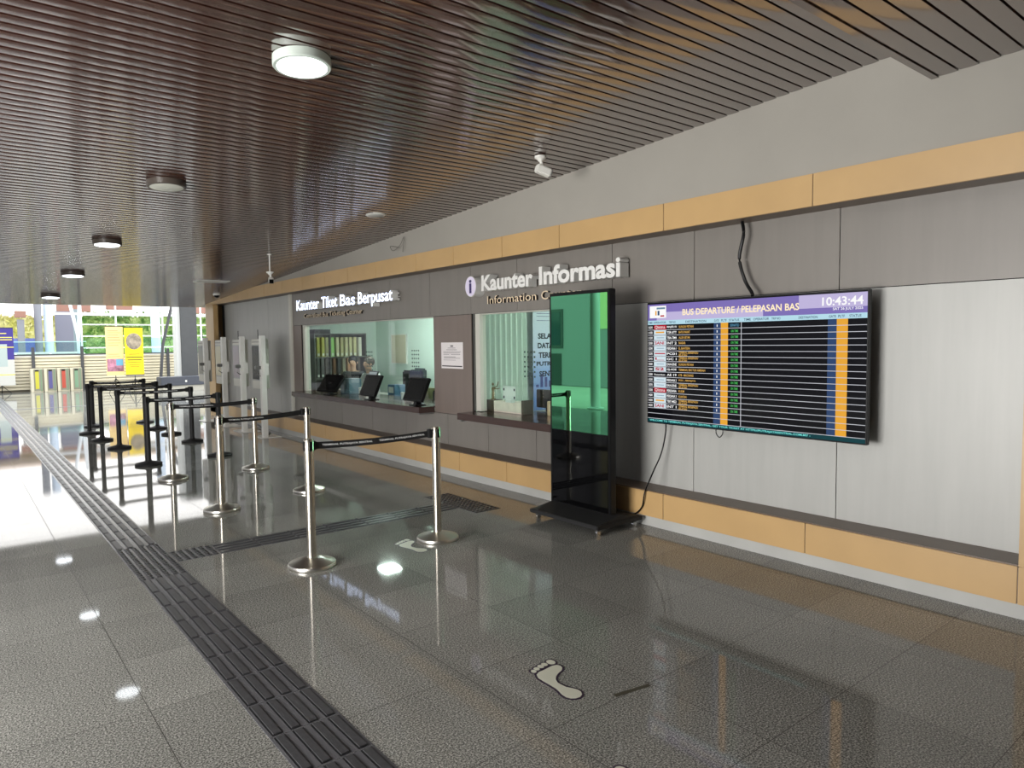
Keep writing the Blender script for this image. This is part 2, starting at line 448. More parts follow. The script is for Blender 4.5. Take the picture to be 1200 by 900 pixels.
# ------------------------------------------------------------------ signs
t = thing('wall_sign', (P, 10.2, 2.18), 'illuminated white letters reading Kaunter Tiket Bas Berpusat above the ticket window', 'sign')
DEP = .115
def words(parent, items, bold, z1, back, m, desc=None):
    for txt, a0, a1, lo, hi in items:
        mb = MB(); put_text(mb, txt, 'wall', back, a0, a1, lo, hi, depth=DEP, bold=bold, mi=0, side=1)
        mb.box(back, P+.001, a1+.03, a0-.03, (lo+hi)/2-.004, (lo+hi)/2+.004, 1)
        mb.build('lettering', m, parent)
words(t, [('Kaunter', 11.87, 10.93, 2.178, 2.352), ('Tiket', 10.83, 10.24, 2.178, 2.356), ('Bas', 10.14, 9.63, 2.178, 2.352), ('Berpusat', 9.53, 8.50, 2.128, 2.352)], .012, 0, P-.025, [SIGNFACE, SIGNSIDE])
for w_, a_, b_, lo_ in (('Centralized', 11.82, 11.10, 2.050), ('Bus', 11.04, 10.83, 2.050), ('Ticketing', 10.77, 10.20, 2.030), ('Counter', 10.14, 9.62, 2.050)):
    mb = MB(); put_text(mb, w_, 'wall', P-.002, a_, b_, lo_, 2.125, depth=.03, bold=.0, mi=0, side=1); mb.build('sub_lettering', [GOLD, DARKLET], t)
t = thing('wall_sign', (P, 5.5, 2.17), 'unlit white letters reading Kaunter Informasi above the information window', 'sign')
words(t, [('Kaunter', 6.455, 5.56, 2.172, 2.352), ('Informasi', 5.46, 4.345, 2.172, 2.362)], .034, 0, P-.025, [SIGNWHITE, SIGNSIDE])
for w_, a_, b_ in (('Information', 6.49, 5.63), ('Counter', 5.55, 4.95)):
    mb = MB(); put_text(mb, w_, 'wall', P-.002, a_, b_, 2.035, 2.125, depth=.03, bold=.0, mi=0, side=1); mb.build('sub_lettering', [GOLD, DARKLET], t)
mb = MB(); n = 40
vs = []
cy_, cz_ = 6.665, 2.243
mb.prism([(cy_+.108*math.cos(2*PI*k/n), cz_+.118*math.sin(2*PI*k/n)) for k in range(n)], 'x', P-.14, P-.002, 0)
mb.build('disc_body', [SIGNSIDE], t)
mb = MB(); mb.prism([(cy_+.102*math.cos(2*PI*k/n), cz_+.112*math.sin(2*PI*k/n)) for k in range(n)], 'x', P-.143, P-.1395, 0)
put_text(mb, 'i', 'wall', P-.1435, cy_+.024, cy_-.024, cz_-.078, cz_+.078, depth=.002, bold=.03, mi=1)
mb.build('disc_face', [LILAC, INDIGO], t, label='lilac disc face with an indigo i')

# paper notice on the pier
t = thing('paper_notice', (P-.003, 7.28, 1.28), 'white paper notice taped to the brown panel between the two windows', 'notice')
B('sheet', PAPER, t, P-.003, P-.0005, 7.04, 7.52, 1.275, 1.60)
mb = MB()
for i, (a, b, z, h) in enumerate([(7.31,7.25,1.555,.02),(7.37,7.2,1.53,.006),(7.4,7.17,1.508,.006),(7.47,7.08,1.485,.005),(7.47,7.1,1.468,.005),(7.47,7.34,1.45,.005),(7.3,7.1,1.45,.005),(7.46,7.2,1.42,.006),(7.46,7.1,1.405,.005),(7.47,7.2,1.38,.004)]):
    mb.box(P-.0045, P-.003, b, a, z-h/2, z+h/2, 0)
mb.box(P-.0045, P-.003, 7.06, 7.5, 1.298, 1.311, 1)
mb.build('printed_lines', [PRINT, mat('dark_print', (50,44,48), .7)], t)

# ------------------------------------------------------------------ departure screen (television)
XT = 4.72; Y0, Y1, Z0, Z1 = 2.13, 4.008, .884, 1.919
t = thing('departure_board', (XT+.03, (Y0+Y1)/2, Z0), 'large wall screen listing bus departures with blue and orange columns', 'screen')
MB().box(XT, XT+.035, Y0, Y1, Z0, Z1, 0, b=.004).box(XT+.035, XT+.06, Y0+.25, Y1-.25, Z0+.1, Z1-.3, 0, b=.008).build('housing', BLACK, t)
B('wall_bracket', BLACKMATTE, t, XT+.06, P-.004, 2.75, 3.4, 1.2, 1.6)
def E_(name, rgb, s=1., rough=.12):
    return mat(name, tuple(int(c*.25) for c in rgb), rough, emit=rgb, es=s, spec=.15)
SCRBLK = E_('screen_black', (13,13,17), 1.)
HDR = E_('screen_purple', (122,108,176), 1.); HDR_GLARE = E_('screen_lilac_glare', (186,176,214), 1.); LBLUE = E_('screen_pale_blue', (176,214,228), 1.)
NAVY = E_('screen_navy', (44,66,104)); ORANGE = E_('screen_orange', (226,162,52)); GRN = E_('screen_green', (70,176,84)); LINE = E_('screen_white_line', (196,198,206))
TXW = E_('screen_white_text', (236,236,236), 1.1); TXC = E_('screen_cream_text', (246,226,184), 1.1); TXO = E_('screen_gold_text', (210,164,84)); TXN = E_('screen_dark_text', (50,70,96)); RED = E_('screen_red', (176,34,52)); TEAL = E_('screen_teal_text', (120,226,220)); LOGO = E_('screen_logo_white', (206,222,230)); DGRN = E_('screen_dark_green', (20,70,34)); CYB = E_('screen_status_blue', (90,150,180)); GREY_T = E_('screen_strip', (18,60,66))
yl, yr, zt, zb = 3.996, 2.142, 1.910, .892
Hh = zt-zb
def zf(f): return zt-f*Hh
def quad(mb, y_hi, y_lo, f0, f1, layer, mi=0):
    x = XT-.0006*layer
    mb.box(x-.0004, x, y_lo, y_hi, zf(f1), zf(f0), mi)
mb = MB(); quad(mb, yl, yr, 0, 1, 1); scr = mb.build('screen_panel', SCRBLK, t)
mb = MB(); quad(mb, yl, yr, .008, .142, 2, 0); quad(mb, 3.9, 2.9, .075, .142, 3, 1); quad(mb, 2.62, yr, .008, .1, 3, 1)  # lilac patches paint reflected glare onto the header
mb.build('header_bar', [HDR, HDR_GLARE], scr)
mb = MB(); quad(mb, yl, yr, .142, .178, 2); mb.build('column_heading_bar', LBLUE, scr)
for a_, b_, m_ in ((3.329, 3.264, NAVY), (3.264, 3.199, ORANGE), (2.407, 2.345, NAVY), (2.345, 2.269, ORANGE)):
    mb = MB(); quad(mb, a_, b_, .178, .965, 2); mb.build('column_stripe', m_, scr, label='blue column stripe' if m_ is NAVY else 'orange column stripe')
mb = MB(); RP = (.965-.178)/18
for i in range(1, 19): quad(mb, yl, yr, .178+i*RP-.0025, .178+i*RP+.0015, 4)
quad(mb, 3.084, 3.079, .178, .965, 4); mb.build('row_line', LINE, scr)
mb = MB(); quad(mb, yl, yr, .968, .997, 2); mb.build('ticker_bar', GREY_T, scr)
X5 = XT-.0032; TM = [TXW, TXC, TXN, TXO, TEAL, GRN, CYB]
def tx(mb, s, a0, a1, f0, f1, mi, bold=.012):
    if mb is not None: return put_text(mb, s, 'wall', X5, a0, a1, zf(f1), zf(f0), bold=bold, mi=mi)
    q = MB(); put_text(q, s, 'wall', X5, a0, a1, zf(f1), zf(f0), bold=bold, mi=0); q.build('screen_lettering', TM[mi], scr)
mb = None
tx(mb, 'BUS DEPARTURE / PELEPASAN BAS', 3.631, 2.617, .058, .108, 1, .02)
tx(mb, '10:43:44', 2.449, 2.168, .03, .088, 0, .02)
tx(mb, 'SAT 26 JULY 2025', 2.373, 2.170, .102, .124, 0)
for (s_, a0, a1) in (('TIME',3.99,3.945),('OPERATOR',3.935,3.8),('TRIP NO',3.77,3.7),('DESTINATION',3.6,3.4),('GATE',3.325,3.28),('PLTF',3.26,3.21),('STATUS',3.19,3.1),('TIME',3.06,3.0),('OPERATOR',2.98,2.85),('TRIP NO',2.83,2.76),('DESTINATION',2.62,2.48),('GATE',2.40,2.35),('PLTF',2.335,2.29),('STATUS',2.26,2.18)):
    tx(mb, s_, a0, a1, .152, .169, 2)
rows = [('1030','MAJER 01','SUNGAI PETANI'),('1100','TSR-STT','BATU PAHAT'),('1130','TBA-TM4','ALOR SETAR'),('1200','INT 2','BANDAR'),('1200','PERDANA 1','EL BAHTERA'),('1230','PC01','TERMINAL BERSEPADU|SELATAN'),('1245','GC 1','TERMINAL BERSEPADU|SELATAN'),('1300','EAN-ENE','SUNGAI PETANI'),('1300','GJ-ADE','TERMINAL BAS TUN AMINAH'),('1300','AE 19','KTB - MACHANG'),('1330','PERDANA 2','IPOH - AMANJAYA'),('1330','EAN-ENE','TERMINAL BERSEPADU|SELATAN'),('1330','PERDANA','KULIM'),('1400','PERDANA 3','KUANTAN'),('1430','TBT-M22','TERMINAL BERSEPADU|SELATAN'),('1430','INT 1','TERMINAL BERSEPADU|SELATAN')]
LR = (1-0.0)*(.79)/18
for i, (a, b, c) in enumerate(rows):
    f = .178+i*RP; tx(mb, a, 3.99, 3.945, f+.012, f+.032, 0)
    tx(mb, b, 3.79, 3.69, f+.012, f+.032, 0, .02)
    ls = c.split('|')
    if len(ls) == 1: tx(mb, c, 3.668, 3.668-.0105*len(c)*1.08, f+.012, f+.031, 3, .018)
    else:
        tx(mb, ls[0], 3.668, 3.475, f+.004, f+.022, 3, .018); tx(mb, ls[1], 3.668, 3.585, f+.025, f+.042, 3, .018)
    tx(mb, '1', 3.300, 3.293, f+.013, f+.031, 0, .02)
    if i: tx(mb, 'ON TIME', 3.172, 3.108, f+.012, f+.031, 5, .02)
    else: tx(mb, 'DEPARTED', 3.18, 3.1, f+.012, f+.031, 6, .01)
tx(mb, 'WELCOME TO TERMINAL PUTRAJAYA SENTRAL, GET YOUR TICKET AT HTTPS://PUTRAJAYASENTRAL.COM.MY -', 3.975, 2.52, .973, .992, 4, .02)
LG = [LOGO, RED, E_('screen_dark', (20,20,26)), TXW, ORANGE, E_('screen_steel_blue', (110,140,160)), NAVY]
for i in range(16):
    f = .178+i*RP
    red = i in (0, 12); dark = i == 9; mb = MB()
    x = XT-.0020
    mb.box(x-.0004, x, 3.80, 3.93, zf(f+RP-.004), zf(f+.003), 1 if red else (2 if dark else 0))
    if i in (3, 15): tx(mb, 'SANI', 3.92, 3.82, f+.008, f+.034, 1, .03)
    elif i == 8: tx(mb, 'S2', 3.915, 3.82, f+.006, f+.032, 1, .04)
    elif red: tx(mb, 'Qistna', 3.92, 3.81, f+.008, f+.036, 3, .0)
    elif dark: tx(mb, 'Konsortium', 3.925, 3.81, f+.014, f+.03, 3, .01)
    elif i in (1, 14): mb.box(x-.001, x-.0006, 3.82, 3.91, zf(f+.026), zf(f+.014), 4)
    elif i == 5: mb.box(x-.001, x-.0006, 3.81, 3.92, zf(f+.026), zf(f+.016), 1)
    elif i == 6: mb.box(x-.001, x-.0006, 3.90, 3.915, zf(f+.03), zf(f+.01), 1); mb.box(x-.001, x-.0006, 3.82, 3.9, zf(f+.034), zf(f+.03), 1)
    else: mb.box(x-.001, x-.0006, 3.82, 3.9, zf(f+.024), zf(f+.019), 5)
    mb.build('operator_logo', LG, scr)
mb = MB()
mb.box(XT-.003, XT-.0024, 3.80, 3.975, zf(.122), zf(.022), 3)
mb.box(XT-.0036, XT-.003, 3.87, 3.89, zf(.1), zf(.062), 6); mb.box(XT-.0036, XT-.003, 3.90, 3.915, zf(.1), zf(.062), 4); mb.box(XT-.0036, XT-.003, 3.82, 3.86, zf(.112), zf(.1), 1); mb.box(XT-.0036, XT-.003, 3.81, 3.9, zf(.05), zf(.035), 5)
mb.build('station_logo', LG, scr)
# cables around the board
def cable(name, pts, r, label, m=BLACK, sub=6):
    P_ = [Vector(p) for p in pts]; out = []
    Q = [P_[0]]+P_+[P_[-1]]
    for i in range(1, len(Q)-2):
        for k in range(sub):
            s = k/sub; a, b, c, d = Q[i-1], Q[i], Q[i+1], Q[i+2]
            out.append(.5*((2*b)+(-a+c)*s+(2*a-5*b+4*c-d)*s*s+(-a+3*b-3*c+d)*s**3))
    out.append(P_[-1])
    o = MB().tube(out, r, 8).build(name, m); return tag(o, label, 'cable')
cable('power_cable', [(4.80,3.135,2.50),(4.79,3.115,2.40),(4.79,3.15,2.22),(4.79,3.10,2.05),(4.775,3.03,1.95),(4.765,3.02,1.925)], .013, 'thick black cable dropping from the tan band to the top of the departure board')
cable('power_cable', [(4.79,3.86,.90),(4.80,3.87,.80),(4.78,3.90,.62),(4.70,3.93,.45),(4.612,3.94,.30),(4.612,3.97,.17),(4.614,4.05,.09),(4.614,4.14,.07)], .006, 'thin black cable hanging from the departure board to the foot of the tall screen')
cable('cable_loop', [(4.76,3.33,.90),(4.76,3.33,.85),(4.76,3.30,.82),(4.76,3.27,.85),(4.76,3.27,.90)], .004, 'small loop of thin wire under the middle of the departure board')

# ------------------------------------------------------------------ tall digital kiosk
kx, ky0, ky1 = 4.31, 4.055, 4.815
t = thing('digital_kiosk', (4.36, 4.43, 0), 'tall black standing display with a green screen on a wheeled base', 'display')
MB().box(kx, kx+.07, ky0, ky1, .10, 2.035, 0, b=.006).build('cabinet', BLACK, t)
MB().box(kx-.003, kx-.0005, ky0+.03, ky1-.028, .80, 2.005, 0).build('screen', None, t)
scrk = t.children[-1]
B('lower_glass', BLACKGLOSS, t, kx-.003, kx-.0005, ky0+.03, ky1-.028, .13, .796)
mb = MB(); bx0, bx1, by0, by1 = 4.045, 4.60, 3.955, 4.76+.05
mb.box(bx0, bx1, by0, by1, .055, .09, 0, b=.006)
mb.prism([(bx0+.02, .09), (kx, .125), (kx+.075, .125), (bx1-.02, .09)], 'y', by0+.02, by1-.02, 0)
mb.build('base', BLACKMATTE, t)
for (x, y) in ((4.10, 4.00), (4.10, 4.75), (4.54, 4.00), (4.54, 4.75)):
    mb = MB(); mb.box(x-.02, x+.02, y-.012, y+.012, .035, .055, 1)
    mb.prism([(x+.022*math.cos(k*PI/8), .0225+.022*math.sin(k*PI/8)) for k in range(16)], 'y', y-.011, y+.011, 0)
    mb.build('caster', [CHROME, GREYMETAL], t)
# kiosk screen: dark green reflective glass
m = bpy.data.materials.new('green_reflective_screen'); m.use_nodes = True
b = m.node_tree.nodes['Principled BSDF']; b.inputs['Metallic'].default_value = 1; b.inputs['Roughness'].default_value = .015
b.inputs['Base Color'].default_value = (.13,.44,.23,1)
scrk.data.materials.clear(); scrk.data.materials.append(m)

# ------------------------------------------------------------------ queue stanchions
def make_stanchion(black, loc, label, cat, group, belt=None):
    t = thing('queue_stanchion', (0,0,0), label, cat, group)
    pm, dm = (BLACKMATTE, BLACKMATTE) if black else (STEEL, STEELDOME)
    r = .033 if not black else .034
    if black: MB().lathe(0, 0, [(.17,.004),(.172,.022),(.165,.03),(.045,.058),(.038,.075)], 12).build('base', dm, t)
    else: MB().lathe(0, 0, [(.168,0),(.17,.004),(.17,.022),(.165,.030),(.11,.047),(.06,.064),(.036,.068)], 40).build('base', dm, t)
    MB().lathe(0, 0, [(r,.055),(r,.83)], 24).build('pole', pm, t)
    mb = MB(); hr = r+.004
    mb.lathe(0, 0, [(hr,.826),(hr,.915),(hr-.004,.921),(hr-.012,.923)], 24)
    hd = mb.build('head', pm if not black else BLACKMATTE, t)
    mb = MB()
    for k in range(4):
        a = k*PI/2; c, s = math.cos(a), math.sin(a)
        st = len(mb.v); mb.box(hr-.01, hr+.004, -.012, .012, .838, .908, 0, b=.003); mb.tf(Matrix.Rotation(a, 4, 'Z'), st)
    mb.build('belt_slot', BLACK, hd)
    return t
silver = make_stanchion(False, None, '', '', None)
black_s = make_stanchion(True, None, '', '', None)
LEFT = [(1.98,4.80,0),(2.0,7.01,0),(2.03,9.03,0),(2.035,10.37,1),(2.03,12.40,1),(1.98,13.65,1),(1.965,14.9,1),(2.20,16.15,1)]
RIGHT = [(3.04,4.78,0),(3.0,7.30,0),(3.035,9.10,0),(3.0,10.52,1),(3.10,12.38,1),(3.08,13.70,1),(3.09,14.82,1),(3.16,16.28,1)]
nm = ['nearest','second','third','fourth','fifth','sixth','seventh','farthest']
used = {0: False, 1: False}
def place(x, y, bl, label):
    proto = black_s if bl else silver
    o = proto if not used[bl] else copy_tree(proto); used[bl] = True
    o.location = (x, y, 0); o['label'] = label; o['category'] = 'stanchion'; o['group'] = 'black queue stanchions' if bl else 'silver queue stanchions'
    return o
for i in range(8):
    x, y, bl = LEFT[i]; x2, y2, b2 = RIGHT[i]
    c = 'black' if bl else 'silver'
    if bl: lab = '%s queue post, %s from the camera in the row beside the tactile path' % (c, nm[i-3] if i < 7 else 'farthest')
    else: lab = '%s queue post, %s in the row beside the tactile path' % (c, nm[i])
    L_ = place(x, y, bl, lab)
    if b2: lab = '%s queue post, %s from the camera in the row nearer the ticket counter' % (c, nm[i-3] if i < 7 else 'farthest')
    else: lab = '%s queue post, %s in the row nearer the counters' % (c, nm[i])
    place(x2, y2, b2, lab)
for i in range(8):
    x, y, bl = LEFT[i]; x2, y2, b2 = RIGHT[i]
    L_ = [o for o in bpy.data.objects if o.parent is None and o.name.startswith('queue_stanchion') and abs(o.location.x-x) < 1e-4 and abs(o.location.y-y) < 1e-4][0]
    d = Vector((x2-x, y2-y, 0)); ln = d.length; an = math.atan2(d.y, d.x)
    Mr = Matrix.Translation((x, y, 0)) @ Matrix.Rotation(an, 4, 'Z')
    mb = MB(); n = 14
    vs = []; fs = []
    def zc(u): return .872-.014*4*u*(1-u)
    for k in range(n+1):
        u = k/n; xx = .045+(ln-.09)*u; z = zc(u)
        vs += [(xx, -.0009, z-.025), (xx, -.0009, z+.025), (xx, .0009, z-.025), (xx, .0009, z+.025)]
    for k in range(n):
        a = 4*k; fs += [(a, a+4, a+5, a+1), (a+2, a+3, a+7, a+6), (a+1, a+5, a+7, a+3), (a, a+2, a+6, a+4)]
    mb.add(vs, fs, 0)
    mb.box(ln-.075, ln-.034, -.02, .02, .838, .908, 0, b=.004); mb.box(.034, .05, -.014, .014, .84, .905, 0, b=.003)
    mb.tf(Mr); bo = mb.build('belt', BELT, L_)
    mb = MB(); k = 0; xx = .10; TW = .40
    if bl: TW = .36
    while xx+.1 < ln-.09:
        e = xx+TW; s_ = 'TERMINAL PUTRAJAYA SENTRAL'
        if e > ln-.09:
            break
        st = len(mb.v); put_text(mb, s_, 'front', -.0016, xx, e, -.009, .009, bold=.02)
        for j in range(st, len(mb.v)):
            vx, vy, vz = mb.v[j]; mb.v[j] = (vx, vy, vz+zc((vx-.045)/(ln-.09)))
        xx = e+.055
    mb.tf(Mr); mb.build('belt_lettering', TEXTW, bo)

# ------------------------------------------------------------------ tactile paving
def tactile_bars(mb, x0, y0, s, along, n=4):
    mb.box(x0+.002, x0+s-.002, y0+.002, y0+s-.002, 0, .002, 1)
    for k in range(n):
        c = (k+.5)*s/n; w = .024; e = .007
        if along == 'y': mb.box(x0+c-w, x0+c+w, y0+e, y0+s-e, .001, .0026, 2)
        else: mb.box(x0+e, x0+s-e, y0+c-w, y0+c+w, .001, .0026, 2)
    for k in range(n):
        c = (k+.5)*s/n; w = .019; e = .012
        if along == 'y': mb.box(x0+c-w, x0+c+w, y0+e, y0+s-e, .002, .0075, 0, b=.003)
        else: mb.box(x0+e, x0+s-e, y0+c-w, y0+c+w, .002, .0075, 0, b=.003)
def tactile_dots(mb, x0, y0, s):
    mb.box(x0+.002, x0+s-.002, y0+.002, y0+s-.002, 0, .002, 1)
    for i in range(6):
        for j in range(6):
            mb.lathe(x0+(i+.5)*s/6, y0+(j+.5)*s/6, [(.0185,.002),(.016,.0065),(.011,.0075)], 8, 2, True)
ts = .3085; X0 = .943
mb = MB(); yj = 5.245
k = 1
while yj-k*ts > -1.5: tactile_bars(mb, X0, yj-k*ts, ts, 'y'); k += 1
tag(mb.build('tactile_paving', [RUBBER, RUBBERB, RUBBERD]), 'dark tactile guiding path with long bars at the front left of the floor', 'tactile paving')
mb = MB()
for k in range(3): tactile_dots(mb, X0, yj+k*ts, ts)
tag(mb.build('tactile_paving', [RUBBER, RUBBERB, RUBBERD]), 'patch of raised dots in the tactile path where the side branch joins', 'tactile paving')
mb = MB(); y = yj+3*ts
while y < 30: tactile_bars(mb, X0, y, ts, 'y'); y += ts
tag(mb.build('tactile_paving', [RUBBER, RUBBERB, RUBBERD]), 'long tactile guiding path running on into the distance beyond the junction', 'tactile paving')
mb = MB(); tactile_dots(mb, X0+ts+.004, 5.545, .305)
n = 7; s7 = (3.775-1.563)/n
for k in range(n):
    x = 1.563+k*s7; mb.box(x+.002, x+s7-.002, 5.547, 5.848, 0, .002, 1)
    for q in range(4):
        c = 5.5475+(q+.5)*.075; mb.box(x+.008, x+s7-.008, c-.019, c+.019, .002, .0075, 0, b=.003)
tag(mb.build('tactile_paving', [RUBBER, RUBBERB, RUBBERD]), 'short tactile branch crossing the floor towards the information counter', 'tactile paving')
mb = MB()
for k in range(3): tactile_dots(mb, 3.78, 5.275+k*.307, .3)
tag(mb.build('tactile_paving', [RUBBER, RUBBERB, RUBBERD]), 'square patch of tactile dots at the counter end of the branch', 'tactile paving')
B('drain_cover', mat('dark_drain', (70,72,74), .4), None, -3, 9, 22.0, 22.12, 0, .004)
tag(bpy.data.objects['drain_cover'], 'thin drain strip crossing the far floor', 'drain')

# ------------------------------------------------------------------ footprint stickers
SOLE = [(-0.0578,0.1256),(-0.032,0.137),(0.0061,0.1386),(0.037,0.1419),(0.063,0.1447),(0.0842,0.1367),(0.0924,0.1198),(0.0845,0.0968),(0.0646,0.0795),(0.0316,0.0691),(-0.0005,0.0491),(-0.0208,0.0294),(-0.0331,0.0035),(-0.0343,-0.0223),(-0.0328,-0.0545),(-0.0196,-0.0787),(-0.0088,-0.1051),(-0.0101,-0.1297),(-0.0245,-0.1513),(-0.0463,-0.1621),(-0.0697,-0.1589),(-0.0881,-0.1459),(-0.0973,-0.1233),(-0.0947,-0.0923),(-0.0848,-0.0625),(-0.0792,-0.0371),(-0.0769,0.0047),(-0.077,0.0495),(-0.0746,0.0931)]
TOES = [(.0825,.1785,.021,.026),(.0413,.18,.0145,.019),(.0122,.1757,.015,.019),(-.0189,.1695,.0138,.0175),(-.0469,.1593,.013,.016)]
FWHITE = mat('sticker_pale_grey', (198,198,182), .35); FPURPLE = mat('sticker_dark_purple', (42,22,50), .35)
def grow(poly, d):
    out = []; n = len(poly)
    for i in range(n):
        a, b, c = Vector(poly[i-1]), Vector(poly[i]), Vector(poly[(i+1) % n])
        t1 = (b-a).normalized(); t2 = (c-b).normalized(); nn = Vector((-(t1.y+t2.y), t1.x+t2.x)).normalized()
        out.append(tuple(b+nn*d))
    return out
def footprint(x, y, rot, label):
    t = thing('footprint_sticker', (0,0,0), label, 'sticker', 'footprint stickers')
    mb = MB(); mb.prism(grow(SOLE, .011), 'z', .0004, .0012)
    for i, (cx, cy, rx, ry) in enumerate(TOES):
        z1 = .00125+.00004*i
        mb.prism([(cx+(rx+.0095)*math.cos(k*PI/10), cy+(ry+.0095)*math.sin(k*PI/10)) for k in range(20)], 'z', .0004, z1)
    mb.build('outline', FPURPLE, t)
    mb = MB(); mb.prism(SOLE, 'z', .0015, .0019)
    for cx, cy, rx, ry in TOES: mb.prism([(cx+rx*math.cos(k*PI/10), cy+ry*math.sin(k*PI/10)) for k in range(20)], 'z', .0015, .0019)
    mb.build('foot_shape', FWHITE, t)
    t.location = (x, y, 0); t.rotation_euler = (0, 0, rot)
footprint(2.19, 2.37, 0, 'pale foot-shaped floor sticker with dark outline in the open foreground')
footprint(2.80, 4.73, .25, 'foot-shaped floor sticker half hidden behind a silver queue post base')
footprint(1.80, 1.545, 0, 'foot-shaped floor sticker cut off by the bottom edge of the photo')
mb = MB(); mb.box(-.10, .10, -.012, .012, .0004, .0009, 0); mb.tf(Matrix.Translation((2.37, 2.10, 0)) @ Matrix.Rotation(-.18, 4, 'Z'))
tag(mb.build('tape_residue', mat('dirty_tape', (62,58,44), .6)), 'short dirty strip of old tape on the floor right of the footprint', 'tape')

# ------------------------------------------------------------------ ceiling fittings
def on_ceiling(o, x, y, dz=0.):
    o.location = (x, y, cz(y)+dz); o.rotation_euler = (-math.atan(CS), 0, 0)
DARKRING = mat('bronze_lamp_ring', (70,62,56), .4)
def lamp(x, y, lit, label, ring):
    t = thing('ceiling_lamp', (0,0,0), label, 'lamp', 'round surface lamps on the slatted ceiling')
    MB().lathe(0, 0, [(.150,-.003),(.162,-.006),(.163,-.052),(.158,-.058),(.140,-.058)], 40).build('housing', ring, t)
    MB().lathe(0, 0, [(.139,-.0585),(.13,-.0615),(.001,-.0625)], 40).build('diffuser', LAMPON if lit else LAMPDIM, t)
    on_ceiling(t, x, y)
lamp(1.655, 3.95, 1, 'bright round ceiling lamp nearest the camera in the lamp row', mat('pale_lamp_ring', (186,196,188), .4))
lamp(1.60, 6.92, 0, 'unlit round ceiling lamp, second from the camera', DARKRING)
lamp(1.60, 9.98, 1, 'round ceiling lamp, third from the camera', DARKRING)
lamp(1.57, 12.85, 1, 'small looking ceiling lamp, fourth from the camera', DARKRING)
lamp(1.565, 15.9, 1, 'farthest round ceiling lamp, close to the end of the ceiling', DARKRING)
t = thing('ceiling_speaker', (0,0,0), 'flat white disc speaker set in the ceiling before the information sign', 'speaker')
MB().lathe(0, 0, [(.11,0),(.112,-.006),(.10,-.012),(.09,-.013)], 32).build('rim', WHITE, t)
MB().lathe(0, 0, [(.088,-.0131),(.086,-.0145),(.001,-.0145)], 32).build('grille', mat('speaker_grille', (190,190,186), .7), t)
on_ceiling(t, 3.86, 7.25)
def camera_unit(x, y, drop, label, yaw, dark):
    t = thing('security_camera', (0,0,0), label, 'security camera')
    mb = MB()
    if drop > .1: mb.tube([(0,0,0),(0,0,-drop)], .009, 10); mb.lathe(0, 0, [(.03,-.012),(.03,0)], 20)
    mb.lathe(0, 0, [(.018,-drop-.045),(.03,-drop-.028),(.05,-drop-.015),(.05,-drop)], 24)
    mb.tube([(0,0,-drop-.03),(.01,-.01,-drop-.085)], .014, 10)
    mb.build('mount', WHITE, t)
    R_ = Matrix.Translation((.01,-.01,-drop-.12)) @ Matrix.Rotation(yaw, 4, 'Z') @ Matrix.Rotation(math.radians(18), 4, 'X')
    mb = MB().box(-.035, .035, -.08, .06, -.035, .035, 0, b=.01).tf(R_); hd = mb.build('camera_housing', WHITE, t)
    MB().box(-.03, .03, -.084, -.0795, -.03, .03, 0, b=.0).tf(R_).build('lens_window', BLACKGLOSS if dark else mat('grey_lens', (120,120,118), .3), hd)
    t.location = (x, y, cz(y)-.001)
camera_unit(4.05, 4.62, .01, 'white box camera hanging from the ceiling near the tan band', 1.2, False)
camera_unit(3.68, 10.15, .25, 'white camera on a short ceiling rod above the ticket counter', -.3, True)
t = thing('security_camera', (0,0,0), 'small dark dome camera on the ceiling at the far corner of the tan band', 'security camera')
MB().lathe(0, 0, [(.07,0),(.07,-.03),(.06,-.04)], 24).build('collar', WHITE, t)
MB().ball((0,0,-.04), (.055,.055,.05), 16).build('dome', BLACKGLOSS, t); on_ceiling(t, 4.30, 14.9)
t = thing('ceiling_plate', (0,0,0), 'thin white access plate on the ceiling above the far stands', 'plate')
MB().box(-.28, .28, -.14, .14, -.012, 0, 0, b=.003).build('plate', WHITE, t); on_ceiling(t, 3.72, 13.15)
cable('bare_wire', [(4.645,8.1,2.84),(4.60,8.25,2.87),(4.58,8.15,2.80),(4.60,8.0,2.86),(4.60,7.9,2.95),(4.61,7.95,2.80),(4.645,8.02,2.78)], .004, 'curl of thin wire sticking out of the upper wall over the sign', mat('wire_grey', (110,106,100), .6))

